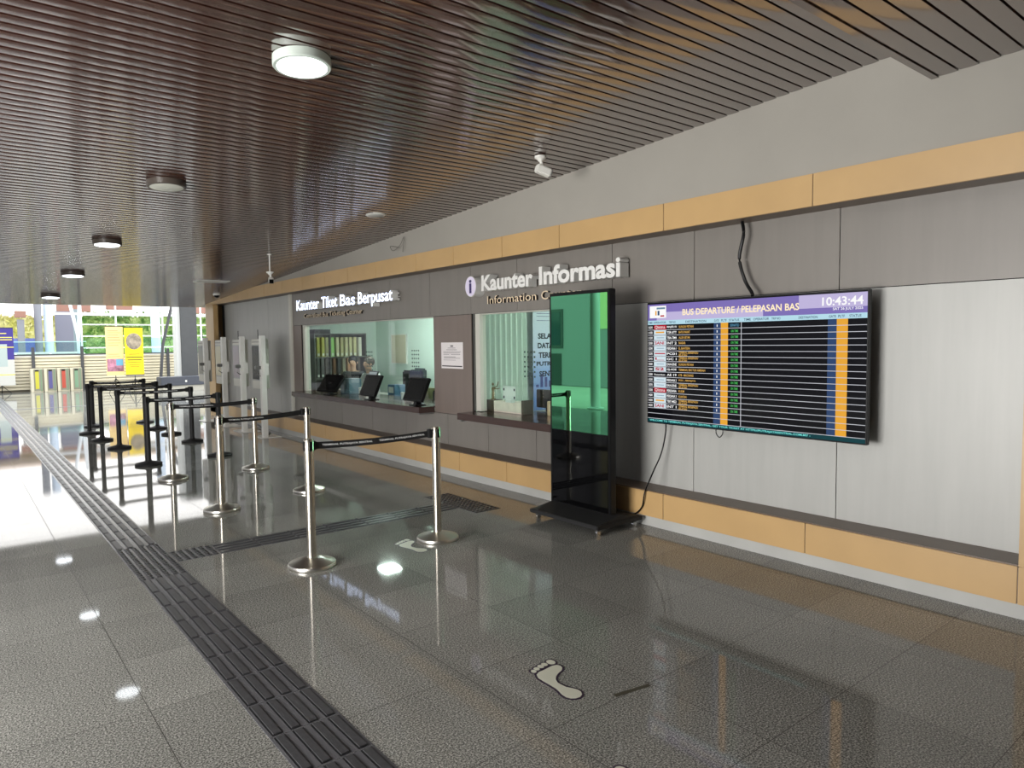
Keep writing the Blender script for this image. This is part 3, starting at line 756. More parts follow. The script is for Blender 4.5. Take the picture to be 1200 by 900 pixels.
# ------------------------------------------------------------------ far self-service machines
def machine(y, label, scr_rgb, x=4.14):
    t = thing('ticket_machine', (x+.08, y+.25, 0), label, 'ticket machine', 'self-service ticket machines')
    MB().box(x+.0, x+.085, y, y+.10, .012, 1.755, 0, b=.006).build('post', WHITE, t)
    B('base_plate', WHITE, t, x-.05, x+.30, y-.04, y+.42, 0, .012, b=.003)
    cab = B('cabinet', OFFWHITE, t, x+.01, x+.17, y+.10, y+.50, .84, 1.70, b=.008)
    sc = B('screen', mat('machine_screen_%d_%d_%d' % scr_rgb, scr_rgb, .25, spec=.15), cab, x+.004, x+.0095, y+.135, y+.465, 1.0, 1.58)
    B('bezel', mat('grey_bezel', (150,152,150), .4), cab, x+.006, x+.011, y+.115, y+.485, .98, 1.60)
    B('header_strip', mat('strip_grey', (120,118,112), .5), cab, x+.004, x+.0095, y+.13, y+.47, 1.64, 1.652)
    mb = MB(); mb.box(x-.09, x+.0, y+.02, y+.09, 1.18, 1.24, 0, b=.008); mb.tube([(x-.03,y+.055,1.2),(x-.06,y+.05,1.1),(x+.0,y+.05,1.06)], .008, 8)
    mb.build('card_reader', mat('reader_grey', (112,112,110), .4), t)
    MB().box(x+.03, x+.12, y-.02, y+.0, 1.08, 1.28, 0, b=.006).build('side_panel', WHITE, t)
    MB().tube([(x+.06,y+.30,1.70),(x+.06,y+.30,1.86)], .006, 8).build('antenna', BLACK, t)
    return t
machine(11.96, 'white ticket machine with a dark screen, nearest the ticket window', (52,54,56))
machine(13.02, 'white ticket machine with a blue and pink screen, second from the ticket window', (176,168,176))
machine(14.12, 'white ticket machine with a pale beige screen, third from the ticket window', (206,200,176))
machine(15.35, 'white ticket machine farthest from the ticket window beside the tan post', (150,150,146))
cable('floor_cable', [(4.30,12.20,.012),(4.42,12.45,.012),(4.50,12.75,.012),(4.58,13.2,.012),(4.60,13.6,.05)], .016, 'black cable lying on the floor behind the nearest ticket machine')

# ------------------------------------------------------------------ monitors on the ticket counter
def monitor(y, yaw, tilt, label):
    t = thing('touch_monitor', (0,0,0), label, 'monitor', 'black monitors on the ticket counter')
    MB().box(-.02, .14, -.09, .09, 0, .012, 0, b=.004).build('foot', BLACK, t)
    MB().prism([(.02,.012),(.10,.012),(.11,.20),(.06,.20)], 'y', -.035, .035).build('stand', BLACK, t)
    R_ = Matrix.Translation((-.02, 0, .06)) @ Matrix.Rotation(tilt, 4, 'Y')
    MB().box(-.012, .03, -.24, .24, 0, .33, 0, b=.006).tf(R_).build('housing', BLACK, t)
    MB().box(-.0135, -.0122, -.22, .22, .02, .31, 0).tf(R_).build('screen', BLACKGLOSS, t)
    t.location = (4.76, y, .775); t.rotation_euler = (0, 0, yaw)
    return t
monitor(10.72, .25, math.radians(38), 'black tilted monitor at the left end of the ticket counter')
monitor(9.30, .0, math.radians(24), 'black tilted monitor in the middle of the ticket counter')
monitor(8.02, .0, math.radians(24), 'black tilted monitor at the right end of the ticket counter')

# small counter and desk items
def crate(name, x0, x1, y0, y1, z0, z1, m, label, cat, detail=None, dm=None, b=.006):
    t = thing(name, ((x0+x1)/2, (y0+y1)/2, z0), label, cat)
    B('body', m, t, x0, x1, y0, y1, z0, z1, b=b)
    if detail: B(detail, dm or GREYMETAL, t, x0-.003, x0, y0+(y1-y0)*.15, y1-(y1-y0)*.15, z0+(z1-z0)*.3, z0+(z1-z0)*.8)
    return t
SB = mat('steel_blue_plastic', (84,110,124), .4)
crate('label_printer', 5.10, 5.32, 10.62, 10.95, .776, 1.02, SB, 'blue grey printer behind the glass between the left and middle monitors', 'printer', 'front_panel', mat('blue_panel', (60,86,104), .3))
crate('card_box', 5.55, 5.75, 9.93, 10.15, .742, .93, mat('blue_box', (74,110,140), .4), 'small blue box with white edge on the desk left of the seated person', 'box', 'label_sheet', WHITE)
crate('tissue_box', 5.12, 5.24, 10.08, 10.32, .776, .86, WHITE, 'white tissue box on the counter beside the middle monitor', 'box', 'slot', PRINT)
crate('tissue_box', 5.10, 5.24, 8.62, 8.84, .776, .86, PAPER, 'white carton on the counter just left of the right monitor', 'box', 'slot', PRINT)
crate('cash_drawer', 5.50, 5.80, 8.30, 8.72, .742, .88, mat('drawer_dark', (52,54,56), .4), 'dark cash drawer on the desk behind the right monitor', 'drawer', 'label_sheet', OFFWHITE)
crate('beige_box', 5.55, 5.7, 8.9, 9.05, .742, .92, mat('olive_box', (130,128,92), .5), 'small olive box on the desk right of the navy chair', 'box', 'front_panel', mat('olive_box2', (150,146,110), .5))
t = thing('folder_stand', (5.6, 8.55, .882), 'black slanted document stand on the desk above the right monitor', 'stand')
MB().prism([(5.54,.90),(5.78,.90),(5.74,1.09),(5.70,1.10)], 'y', 8.36, 8.70).build('rest', BLACKMATTE, t)
MB().box(5.51, 5.79, 8.33, 8.71, .881, .90, 0).build('foot', BLACKMATTE, t)
t = thing('red_folder', (5.15, 7.83, .776), 'dark red folder standing at the right edge of the ticket window', 'folder')
MB().box(5.12, 5.3, 7.80, 7.86, .776, 1.14, 0, b=.004).build('cover', mat('dark_red', (110,44,44), .5), t)
MB().box(5.125, 5.295, 7.81, 7.85, .78, 1.143, 0).build('pages', PAPER, t)
for (x, y, h, lab) in ((5.22,10.45,.10,'clear cup on the counter right of the printer'), (5.2,9.05,.09,'clear cup behind the middle monitor'), ):
    t = thing('plastic_cup', (x, y, .776), lab, 'cup')
    MB().lathe(x, y, [(.028,.777),(.036,.777+h),(.034,.777+h),(.027,.781)], 16, cap=False).build('cup_body', mat('pale_cup', (190,196,196), .3), t)
    MB().lathe(x, y, [(.037,.777+h),(.038,.777+h+.006),(.01,.777+h+.008)], 16).build('lid', WHITE, t)
# tablet of the left staff member
t = thing('tablet_computer', (5.5, 10.6, .742), 'tilted tablet with a pale screen beside the person in dark clothes', 'tablet')
MB().prism([(5.60,.742),(5.75,.742),(5.72,.90)], 'y', 10.98, 11.02).build('stand', BLACK, t)
R_ = Matrix.Translation((5.66, 11.0, .88)) @ Matrix.Rotation(math.radians(24), 4, 'Y')
MB().box(-.012, .012, -.16, .16, 0, .26, 0, b=.004).tf(R_).build('housing', BLACK, t)
MB().box(-.0135, -.0123, -.14, .14, .02, .24, 0).tf(R_).build('screen', E_('tablet_screen', (186,190,196), .7), t)

# office chair
def chair(x, y, rgb, label, zt_=1.1):
    t = thing('office_chair', (x, y, 0), label, 'chair', 'office chairs')
    m = mat('chair_%d_%d_%d' % rgb, rgb, .6)
    MB().box(x-.22, x+.22, y-.22, y+.22, .42, .50, 0, b=.03).build('seat', m, t)
    MB().box(x+.17, x+.24, y-.21, y+.21, .60, zt_, 0, b=.03).build('backrest', m, t)
    MB().box(x+.2, x+.23, y-.03, y+.03, .45, .7).build('back_support', BLACK, t)
    MB().lathe(x, y, [(.03,.09),(.025,.42)], 16).build('gas_column', BLACK, t)
    mb = MB()
    for k in range(5):
        a = 2*PI*k/5; mb.tube([(x, y, .1), (x+.26*math.cos(a), y+.26*math.sin(a), .065)], .018, 8); mb.ball((x+.26*math.cos(a), y+.26*math.sin(a), .03), .03, 8)
    mb.build('star_base', BLACK, t)
    return t
chair(6.25, 10.75, (34,38,72), 'navy office chair between the seated person and the right monitor', 1.12)
chair(6.75, 11.45, (60,76,80), 'grey office chair behind the person in the pale top', 1.12)
chair(7.0, 12.3, (30,32,34), 'black office chair behind the person in dark clothes', 1.05)

# binder shelf on the far wall of the ticket office
t = thing('binder_shelf', (6.45, 14.0, 0), 'tall shelf full of upright binders behind the left part of the ticket window', 'shelf')
sh = mat('shelf_grey', (96,98,92), .5)
mb = MB()
for z in (.02,.42,.88,1.32,1.80): mb.box(5.9, 7.05, 13.82, 14.18, z-.012, z+.012)
for x in (5.9, 6.24, 7.05): mb.box(x-.012, x+.012, 13.82, 14.18, 0, 1.82)
mb.box(5.9, 7.05, 14.175, 14.19, 0, 1.82); mb.build('carcass', sh, t)
B('cabinet_top', BLACK, t, 5.89, 6.23, 13.80, 14.18, 1.815, 1.90)
cols = [(168,164,70),(176,172,60),(150,146,96),(170,222,130),(214,206,168),(206,196,150),(210,200,160),(208,198,152),(204,192,146),(226,222,204)]
bx = thing('binder', (0, 0, 0), 'x', 'binder')
MB().box(-.033, .033, -.14, .14, 0, .40, 0, b=.003).build('spine', mat('b0', cols[0], .5), bx)
MB().box(-.02, .02, -.142, -.1402, .02, .07, 0).build('label_patch', WHITE, bx)
names = ['yellow-olive','bright yellow-olive','dull olive','pale green','cream','sand','light sand','straw','dark cream','off-white']
xs = [5.975,6.08,6.165,6.29,6.40,6.50,6.60,6.70,6.80,6.92]
for i in range(10):
    o = bx if i == 0 else copy_tree(bx)
    o.location = (xs[i], 13.97, 1.334)
    sp = [c for c in o.children if c.name.startswith('spine')][0]
    if i: sp.data = sp.data.copy(); sp.data.materials[0] = mat('b%d' % i, cols[i], .5)
    o['label'] = '%s binder, %s from the left on the upper office shelf' % (names[i], ['first','second','third','fourth','fifth','sixth','seventh','eighth','ninth','last'][i])
    o['category'] = 'binder'; o['group'] = 'binders on the upper office shelf'
for i in range(9):
    o = copy_tree(bx); o.location = ([5.965,6.06,6.155,6.32,6.43,6.54,6.65,6.76,6.88][i], 13.97, .893)
    sp = [c for c in o.children if c.name.startswith('spine')][0]; sp.data = sp.data.copy()
    cc = [(58,60,56),(70,74,70),(66,60,52),(120,84,60),(60,60,64),(150,140,120),(176,120,84),(190,178,150),(90,80,72)][i]
    sp.data.materials[0] = mat('bl%d' % i, cc, .5)
    o['label'] = '%s binder on the lower visible shelf of the ticket office' % ['charcoal','slate','dark brown','rust brown','graphite','stone','orange brown','pale stone','umber'][i]
    o['category'] = 'binder'; o['group'] = 'binders on the lower office shelf'
# beige board on the office back wall
t = thing('notice_board', (7.48, 13.15, 1.18), 'beige notice board on the pale green wall of the ticket office', 'board')
B('board_panel', mat('beige_board', (206,196,172), .7), t, 7.47, 7.495, 12.84, 13.45, 1.18, 1.77)
MB().box(7.465, 7.496, 12.82, 12.84, 1.16, 1.79).box(7.465, 7.496, 13.45, 13.47, 1.16, 1.79).box(7.465, 7.496, 12.84, 13.45, 1.16, 1.18).box(7.465, 7.496, 12.84, 13.45, 1.77, 1.79).build('frame', WHITE, t)

# ------------------------------------------------------------------ information room contents
t = thing('curtain', (5.75, 7.5, .8), 'pale green pleated curtain behind the information window', 'curtain')
mb = MB(); n = 90; vs = []; fs = []
for k in range(n+1):
    u = k/n; x = 5.12+(6.33-5.12)*u; yy = 7.54+.02*math.sin(u*2*PI*13)
    vs += [(x, yy, .35), (x, yy, 2.5), (x, yy+.006, 2.5), (x, yy+.006, .35)]
for k in range(n):
    a = 4*k
    for q in range(4): fs.append((a+q, a+(q+1) % 4, a+4+(q+1) % 4, a+4+q))
mb.add(vs, fs, 0, True); mb.build('drape', mat('pale_green_curtain', (206,220,208), .8), t)
MB().tube([(5.1, 7.54, 2.52), (6.4, 7.54, 2.52)], .012, 10).build('rail', GREYMETAL, t)
t = thing('standing_banner', (6.8, 7.5, 0), 'pale blue banner reading Selamat Datang behind the information window', 'banner')
bn = bpy.data.materials.new('blue_banner_print'); bn.use_nodes = True; nt = bn.node_tree; bb = nt.nodes['Principled BSDF']; bb.inputs['Roughness'].default_value = .5
geo = nt.nodes.new('ShaderNodeNewGeometry'); sp_ = nt.nodes.new('ShaderNodeSeparateXYZ'); nt.links.new(geo.outputs['Position'], sp_.inputs[0])
cr = nt.nodes.new('ShaderNodeValToRGB'); mr = nt.nodes.new('ShaderNodeMapRange'); mr.inputs['From Min'].default_value = .8; mr.inputs['From Max'].default_value = 2.0
nt.links.new(sp_.outputs['Z'], mr.inputs['Value']); nt.links.new(mr.outputs[0], cr.inputs[0])
cr.color_ramp.elements[0].color = lin((96,122,180)); cr.color_ramp.elements[1].color = lin((228,232,242)); k_ = cr.color_ramp.elements.new(.33); k_.color = lin((150,172,220)); k_ = cr.color_ramp.elements.new(.55); k_.color = lin((206,212,234))
nt.links.new(cr.outputs[0], bb.inputs['Base Color'])
sheet = MB().box(6.40, 7.25, 7.495, 7.50, .12, 2.12).build('printed_sheet', bn, t)
MB().box(6.38, 7.27, 7.45, 7.55, 0, .12, 0, b=.01).build('base', GREYMETAL, t)
mb = MB()
for s_, a0, a1, z0, z1 in (('SELAMAT',6.49,6.98,1.635,1.715),('DATANG',6.485,6.93,1.50,1.58),('TERMINAL',6.50,7.02,1.365,1.445),('PUTRAJAYA',6.46,7.05,1.235,1.315),('SENTRAL',6.51,6.97,1.10,1.18)):
    put_text(mb, s_, 'front', 7.493, a0, a1, z0, z1, bold=.04)
mb.build('lettering', mat('black_print', (30,34,48), .6), sheet)
mb = MB()
for z in (1.99, 1.95, 1.89): mb.box(6.47, 6.8, 7.493, 7.4945, z, z+.006)
for k in range(9):
    x = 6.45+.08*k; h = .04+.05*((k*7) % 4); mb.box(x, x+.05, 7.493, 7.4945, .95, .95+h)
mb.build('skyline_print', mat('indigo_print2', (70,72,128), .6), sheet)
t = thing('wooden_mannequin', (5.12, 6.72, .905), 'small wooden artist mannequin with raised arm behind the information glass', 'figurine')
WD = mat('dark_wood', (112,96,62), .45); mx_, my_ = 5.13, 6.76
MB().lathe(mx_, my_, [(.03,.905),(.03,.915)], 16).tube([(mx_,my_,.915),(mx_,my_,.98)], .004, 6).build('stand', WD, t)
MB().tube([(mx_,my_,.965),(mx_,my_,1.0),(mx_,my_,1.03),(mx_,my_,1.055)], [.016,.012,.02,.014], 10).build('torso', WD, t)
MB().ball((mx_, my_+.003, 1.09), (.014,.014,.02), 10).build('head', WD, t)
MB().tube([(mx_,my_-.018,1.048),(mx_,my_-.07,1.06),(mx_,my_-.10,1.105),(mx_,my_-.105,1.125)], [.007,.006,.005,.006], 8).build('arm', WD, t)
MB().tube([(mx_,my_-.018,1.04),(mx_,my_-.07,1.035),(mx_,my_-.13,1.045)], [.007,.006,.005], 8).build('arm', WD, t)
for s_ in (-1, 1): MB().tube([(mx_,my_+.01*s_,.97),(mx_-.004,my_+.014*s_,.94),(mx_,my_+.014*s_,.915)], [.009,.007,.006], 8).build('leg', WD, t)
t = thing('display_box', (5.15, 6.5, .769), 'pale box with dark ends standing behind the information window glass', 'box')
MB().box(5.06, 5.20, 6.14, 6.66, .769, .90, 0, b=.004).build('body', noisy(mat('marbled_white', (222,212,198), .5), 12, .1), t)
MB().box(5.055, 5.205, 6.66, 6.84, .769, .903, 0, b=.004).box(5.055, 5.205, 6.10, 6.14, .769, .93, 0, b=.004).build('end_post', mat('dark_post', (70,62,50), .5), t)
t = thing('icon_card', (5.02, 6.30, .93), 'clear card with four dark pictograms leaning behind the information glass', 'card')
B('sheet', mat('pale_card', (204,214,208), .5), t, 5.015, 5.02, 6.19, 6.42, .935, 1.09)
mb = MB()
for y in (6.40, 6.21):
    for z in (.96, 1.05): mb.box(5.012, 5.0145, y-.012, y+.012, z-.014, z+.014)
mb.build('pictogram', mat('black_print'), t)
B('foot', mat('pale_card'), t, 5.0, 5.05, 6.25, 6.36, .901, .935)
t = thing('desktop_monitor', (5.62, 5.9, .742), 'black computer and papers on the desk in front of the blue banner', 'monitor')
MB().box(5.55, 5.60, 6.08, 6.45, .80, 1.02, 0, b=.008).build('housing', BLACK, t)
MB().box(5.57, 5.62, 6.2, 6.3, .752, .82).build('stand', BLACK, t); MB().box(5.5, 5.7, 6.15, 6.38, .742, .753).build('foot', BLACK, t)
crate('cardboard_box', 5.2, 5.45, 5.62, 5.86, .769, .93, mat('cardboard', (196,170,136), .7), 'light cardboard box on the information counter beside the tall screen', 'box', 'tape_strip', mat('tape', (210,190,160), .4))

# ------------------------------------------------------------------ people in the ticket office
def skin_body(name, verts, edges, radii, m, parent, root=0, sub=2):
    me = bpy.data.meshes.new(name); off = wloc(parent) if parent else Vector((0,0,0))
    me.from_pydata([tuple(Vector(v)-off) for v in verts], edges, []); me.materials.append(m)
    o = bpy.data.objects.new(name, me); link(o, parent)
    md = o.modifiers.new('skin', 'SKIN'); md.use_smooth_shade = True
    sv = me.skin_vertices[0].data
    for i, r in enumerate(radii): sv[i].radius = (r, r) if not isinstance(r, tuple) else r
    sv[root].use_root = True
    s_ = o.modifiers.new('sub', 'SUBSURF'); s_.levels = sub; s_.render_levels = sub
    return o
SKIN = mat('skin', (190,150,124), .55)
def person(x, y, face, cloth, hairm, label, lean=0., headc=None, veil=False):
    """seated, local +X = facing direction, rotated by face"""
    t = thing('person', (0,0,0), label, 'person')
    V = []; E_2 = []; R_ = []
    def a(p, r, par=None):
        V.append(p); R_.append(r)
        if par is not None: E_2.append((par, len(V)-1))
        return len(V)-1
    pel = a((0,0,.55), (.15,.12)); sp1 = a((.02+lean*.3,0,.72), (.14,.11), pel); ch = a((.04+lean*.7,0,.92), (.16,.12), sp1); nk = a((.06+lean,0,1.05), .06, ch); hb = a((.08+lean,0,1.12), .055, nk)
    h1 = a((.10+lean,0,1.17), (.075,.085), hb); h2 = a((.095+lean,0,1.24), (.075,.085), h1); h3 = a((.085+lean,0,1.29), (.05,.06), h2)
    a((.185+lean,0,1.20), .012, h1)
    for s_ in (-1, 1):
        hp = a((.0,.10*s_,.52), .09, pel); kn = a((.42,.13*s_,.50), .065, hp); an = a((.40,.13*s_,.10), .042, kn); a((.52,.14*s_,.05), .035, an)
        shd = a((.04+lean,.17*s_,.985), .06, ch); el = a((.12+lean,.24*s_,.80), .042, shd); wr = a((.36+lean*.6,.16*s_,.80), .026, el); pm = a((.42+lean*.6,.15*s_,.80), .03, wr)
        for q in range(4):
            f1 = a((.47+lean*.6+(.008 if q in (1,2) else 0), (.15+(q-1.5)*.02)*s_, .797), .0085, pm); a((.50+lean*.6+(.01 if q in (1,2) else 0), (.15+(q-1.5)*.022)*s_, .787), .0075, f1)
        th = a((.43+lean*.6,.11*s_,.80), .010, pm); a((.46+lean*.6,.10*s_,.792), .0085, th)
    body = skin_body('body', V, E_2, R_, SKIN, t)
    # clothes: jacket
    CV = []; CE = []; CR = []
    def c(p, r, par=None):
        CV.append(p); CR.append(r)
        if par is not None: CE.append((par, len(CV)-1))
        return len(CV)-1
    k0 = c((0,0,.52), (.17,.14)); k1 = c((.02+lean*.3,0,.72), (.165,.135), k0); k2 = c((.04+lean*.7,0,.92), (.185,.14), k1); k3 = c((.055+lean,0,1.035), (.085,.08), k2)
    for s_ in (-1, 1):
        b0 = c((.04+lean,.175*s_,.985), .078, k2); b1 = c((.12+lean,.245*s_,.80), .058, b0); c((.33+lean*.6,.17*s_,.80), .042, b1)
    skin_body('jacket', CV, CE, CR, cloth, t)
    TV = [(0,0,.50)]; TE = []; TR = [(.16,.13)]
    for s_ in (-1, 1):
        i0 = len(TV); TV += [(.02,.10*s_,.52),(.42,.13*s_,.50),(.40,.13*s_,.12)]; TR += [.105,.08,.06]; TE += [(0,i0),(i0,i0+1),(i0+1,i0+2)]
    skin_body('trousers', TV, TE, TR, mat('dark_trousers', (30,32,40), .8), t)
    hx = .09+lean
    mb = MB()
    if veil:
        mb.ball((hx-.02,0,1.245), (.105,.10,.115), 20)
    else:
        mb.ball((hx-.028,0,1.262), (.100,.098,.105), 20)
    st = len(mb.v)
    hr_ = mb.build('hair', hairm, t)
    for s_ in (-1, 1):
        MB().ball((hx+.078,.032*s_,1.235), (.010,.014,.007), 10).build('eye', mat('eye_dark', (30,24,22), .3), t)
        MB().ball((hx-.0,.088*s_,1.215), (.018,.010,.028), 10).build('ear', SKIN, t)
    MB().ball((hx+.084,0,1.165), (.008,.022,.006), 10).build('mouth', mat('lips', (150,84,80), .5), t)
    t.location = (x, y, 0); t.rotation_euler = (0, 0, face)
    return t
person(6.18, 11.85, PI+.15, mat('pale_grey_top', (196,196,196), .8), mat('grey_brown_hair', (84,74,66), .6), 'seated person in a pale top looking down behind the middle monitor', .02)
person(6.42, 13.1, PI+.9, mat('black_jacket', (26,28,34), .7), mat('black_hair', (22,22,24), .5), 'person in a black jacket leaning over the desk before the binder shelf', .06)

# ------------------------------------------------------------------ far end of the concourse
BEIGE = mat('beige_louvre', (214,206,180), .6); BEIGED = mat('beige_louvre_shadow_gap', (110,104,90), .8)
FY = 30.6
t = thing('louvred_fence', (5.5, FY, 0), 'beige louvred fence with dark posts across the far end of the hall', 'fence')
mb = MB()
for k in range(11):
    z = .08+k*.112
    mb.prism([(FY-.03, z), (FY+.03, z+.03), (FY+.03, z+.10), (FY-.03, z+.07)], 'x', -2.0, 12)
mb.build('louvre_panel', BEIGE, t)
B('backing', BEIGED, t, -2, 12, FY+.04, FY+.06, 0, 1.28)
B('top_rail', mat('dark_rail', (66,68,72), .5), t, -2, 12, FY-.06, FY+.06, 1.30, 1.345)
B('white_cap', WHITE, t, -2, 12, FY-.05, FY+.05, 1.255, 1.298)
for x, h in ((-1.0,1.6),(.7,1.6),(2.38,1.60),(3.90,1.62),(6.85,1.5),(9.2,1.6)): B('post', mat('dark_rail'), t, x-.05, x+.05, FY-.11, FY-.03, 0, h, b=.006)
# roll-up banners
def rollup(x0, x1, y, z0, z1, m, label, draw, cat='banner'):
    t = thing('standing_banner', ((x0+x1)/2, y, 0), label, cat, 'standing banners by the far fence')
    sh_ = B('printed_sheet', m, t, x0, x1, y-.004, y, z0, z1)
    mb = MB(); mb.tube([((x0+x1)/2, y+.02, 0.03), ((x0+x1)/2, y+.02, z1)], .012, 8)
    for s_ in (-1, 1): mb.tube([((x0+x1)/2, y+.02, z0*.7+.08), ((x0+x1)/2+s_*.25, y-.18, .012)], .011, 8)
    mb.tube([((x0+x1)/2, y+.02, z0*.7+.08), ((x0+x1)/2, y+.3, .012)], .011, 8); mb.box(x0, x1, y-.01, y+.02, z1, z1+.02); mb.build('stand', BLACK, t)
    if draw: draw(sh_, x0, x1, y-.005, z0, z1)
def d_yellow(p, x0, x1, y, z0, z1):
    w = x1-x0; h = z1-z0; cx = (x0+x1)/2
    MB().prism([(cx+w*.42*math.cos(k*PI/14), z1-h*.28+h*.17*math.sin(k*PI/14)) for k in range(28)], 'y', y-.003, y-.0005).build('round_picture', noisy(mat('round_picture', (150,138,120), .6), 9, .5), p)
    mb = MB()
    for f, a, hh in ((.54,.30,.018),(.60,.44,.03),(.655,.38,.03),(.71,.35,.012),(.76,.28,.012),(.80,.25,.012)): mb.box(cx-w*a, cx+w*a, y-.003, y-.0005, z1-h*f-hh, z1-h*f)
    mb.build('printed_lines', mat('olive_print', (96,84,30), .6), p)
    B('bottom_strip', mat('grey_strip', (90,88,96), .5), p, x0, x1, y-.003, y-.0005, z0, z0+.05)
def d_peach(p, x0, x1, y, z0, z1):
    w = x1-x0; h = z1-z0; cx = (x0+x1)/2; mb = MB()
    for f in (.08,.12,.17,.22,.27,.33,.38,.56,.61): mb.box(x0+w*.12, x1-w*(.15+.2*((f*100) % 3)/3), y-.003, y-.0005, z1-h*f-.016, z1-h*f)
    mb.build('printed_lines', mat('brown_print', (170,128,80), .6), p)
    B('picture', noisy(mat('pink_blue_picture', (176,120,140), .6), 7, .6), p, x0+.02, x1-.02, y-.003, y-.0005, z0+h*.08, z0+h*.34)
    B('picture', mat('teal_picture', (100,160,190), .6), p, x0+w*.55, x1-.03, y-.005, y-.0031, z0+h*.20, z0+h*.33)
def d_blue(p, x0, x1, y, z0, z1):
    w = x1-x0; h = z1-z0
    B('lower_field', mat('banner_grey', (196,196,190), .6), p, x0, x1, y-.002, y-.0003, z0, z0+h*.45)
    B('phone_picture', mat('phone_grey', (170,184,182), .4), p, x0+w*.35, x1-w*.25, y-.004, y-.0021, z0+h*.33, z0+h*.72)
    mb = MB()
    for zf_, a, b_ in ((.90,.45,.75),(.83,.3,.95),(.79,.3,.95),(.66,.2,1.0),(.18,.2,1.0)): mb.box(x0+w*a*.9, x0+w*b_, y-.006, y-.0041, z0+h*zf_, z0+h*zf_+.03)
    mb.build('printed_lines', mat('banner_yellow', (224,212,90), .6), p)
rollup(4.22, 4.76, 27.5, .60, 2.28, mat('peach_banner', (236,206,140), .6), 'peach coloured standing banner beside the yellow one at the far fence', d_peach)
rollup(4.78, 5.36, 27.4, .56, 2.24, mat('yellow_banner', (240,208,20), .6), 'yellow standing banner with a round picture at the far fence', d_yellow)
rollup(1.02, 1.80, 30.1, .28, 2.28, mat('purple_banner', (56,44,132), .6), 'purple standing banner with a phone picture at the far left edge', d_blue)
# waste bins
def bin_(x, rgb, label):
    t = thing('waste_bin', (x, 30.2, 0), label, 'bin', 'row of beige bins by the far fence')
    bg = mat('bin_beige', (206,200,178), .6)
    MB().box(x-.19, x-.10, 29.95, 30.4, 0, .84, 0, b=.01).box(x-.10, x+.19, 30.02, 30.4, 0, .84, 0, b=.01).build('cabinet', bg, t)
    B('front_panel', mat('bin_grey', (140,138,122), .6), t, x-.09, x+.18, 30.008, 30.019, .05, .82)
    B('colour_panel', mat('bin_%d_%d_%d' % rgb, rgb, .6), t, x-.05, x+.06, 30.0, 30.007, .12, .74)
    B('opening', BLACK, t, x-.05, x+.06, 29.995, 30.0, .74, .79)
    B('edge_strip', mat('bin_green_strip', (120,150,120), .6), t, x+.11, x+.14, 30.0, 30.007, .03, .82)
bin_(2.42, (196,190,60), 'beige bin unit with a yellow strip, leftmost by the far fence')
bin_(2.82, (86,84,140), 'beige bin unit with a blue strip, second from the left')
bin_(3.22, (186,78,62), 'beige bin unit with a red strip, third from the left')
bin_(3.62, (124,158,130), 'beige bin unit with a green strip, rightmost of the row')
# low black bench block and column
t = thing('planter_box', (6.9, 26.9, 0), 'low dark grey box on a pale plinth in front of the far column', 'planter')
B('box', mat('dark_blue_grey', (62,66,76), .5), t, 5.72, 7.9, 26.6, 27.3, .20, .50, b=.01)
B('plinth', mat('pale_plinth', (170,168,158), .6), t, 5.78, 7.9, 26.65, 27.25, 0, .20)
B('socket_plate', WHITE, t, 6.50, 6.56, 26.595, 26.6, .31, .38)
t = thing('column', (6.95, 28.1, 0), 'square dark grey column at the far end of the hall', 'column')
B('shaft', noisy(mat('dark_grey_column', (66,68,70), .6), 5, .06), t, 6.72, 7.27, 27.8, 28.5, 0, 4.2)
B('side_strip', mat('pale_strip', (196,198,196), .5), t, 6.57, 6.715, 27.9, 28.4, 0, 4.2)
t = thing('steel_brace', (6.4, 30.2, 0), 'slanted dark steel brace left of the far grey column', 'brace')
MB().tube([(6.45,30.15,0),(6.6,30.2,1.6),(7.0,30.25,3.2)], .06, 8).build('strut', mat('dark_rail'), t)
MB().box(6.35,6.55,30.05,30.25,0,.03).build('foot_plate', mat('dark_rail'), t)

# ------------------------------------------------------------------ scenery beyond the fence
WST = mat('white_steel', (232,236,240), .4)
def pillar(name, x0, x1, y, h, m, label, cat='column', capm=None, z_cap=None, rnd=False):
    t = thing(name, ((x0+x1)/2, y, 0), label, cat)
    if rnd: MB().lathe((x0+x1)/2, y, [((x1-x0)/2, 0), ((x1-x0)/2, h)], 24).build('shaft', m, t)
    else: B('shaft', m, t, x0, x1, y-.2, y+.2, 0, h)
    B('foot', m, t, x0-.08, x1+.08, y-.28, y+.28, 0, .12)
    if capm: B('capital', capm, t, x0-.08, x1+.08, y-.3, y+.3, z_cap, h+.4)
CG = mat('concrete_grey', (132,134,142), .7); CB = mat('pale_blue_column', (206,220,238), .5); CBW = mat('brown_cap', (150,110,96), .6)
pillar('column', 2.57, 2.83, 40, 2.9, CG, 'grey column with a brown top behind the purple banner', capm=CBW, z_cap=3.0)
pillar('column', 3.24, 3.56, 40.2, 5.5, CG, 'plain grey column beyond the fence, left of the white round one', rnd=True)
pillar('column', 3.64, 4.01, 40.4, 5.5, CB, 'round bluish white column beyond the fence', rnd=True)
pillar('column', 4.17, 4.89, 41, 3.35, mat('concrete_grey2', (120,120,134), .7), 'wide grey pier beyond the fence behind the white strut')
pillar('column', 5.2, 5.6, 44, 3.6, mat('concrete_grey3', (132,146,150), .7), 'grey pier behind the glazed frame beyond the fence')
pillar('column', 8.22, 8.66, 40, 5.5, CB, 'wide bluish white column behind the glazed frame, left of the dark column', rnd=True)
t = thing('steel_strut', (4.85, 37, 0), 'white Y-shaped steel strut beyond the fence', 'strut')
MB().tube([(4.62,37,0),(4.60,37,2.1),(4.26,37,4.0)], .07, 10).build('arm', WST, t)
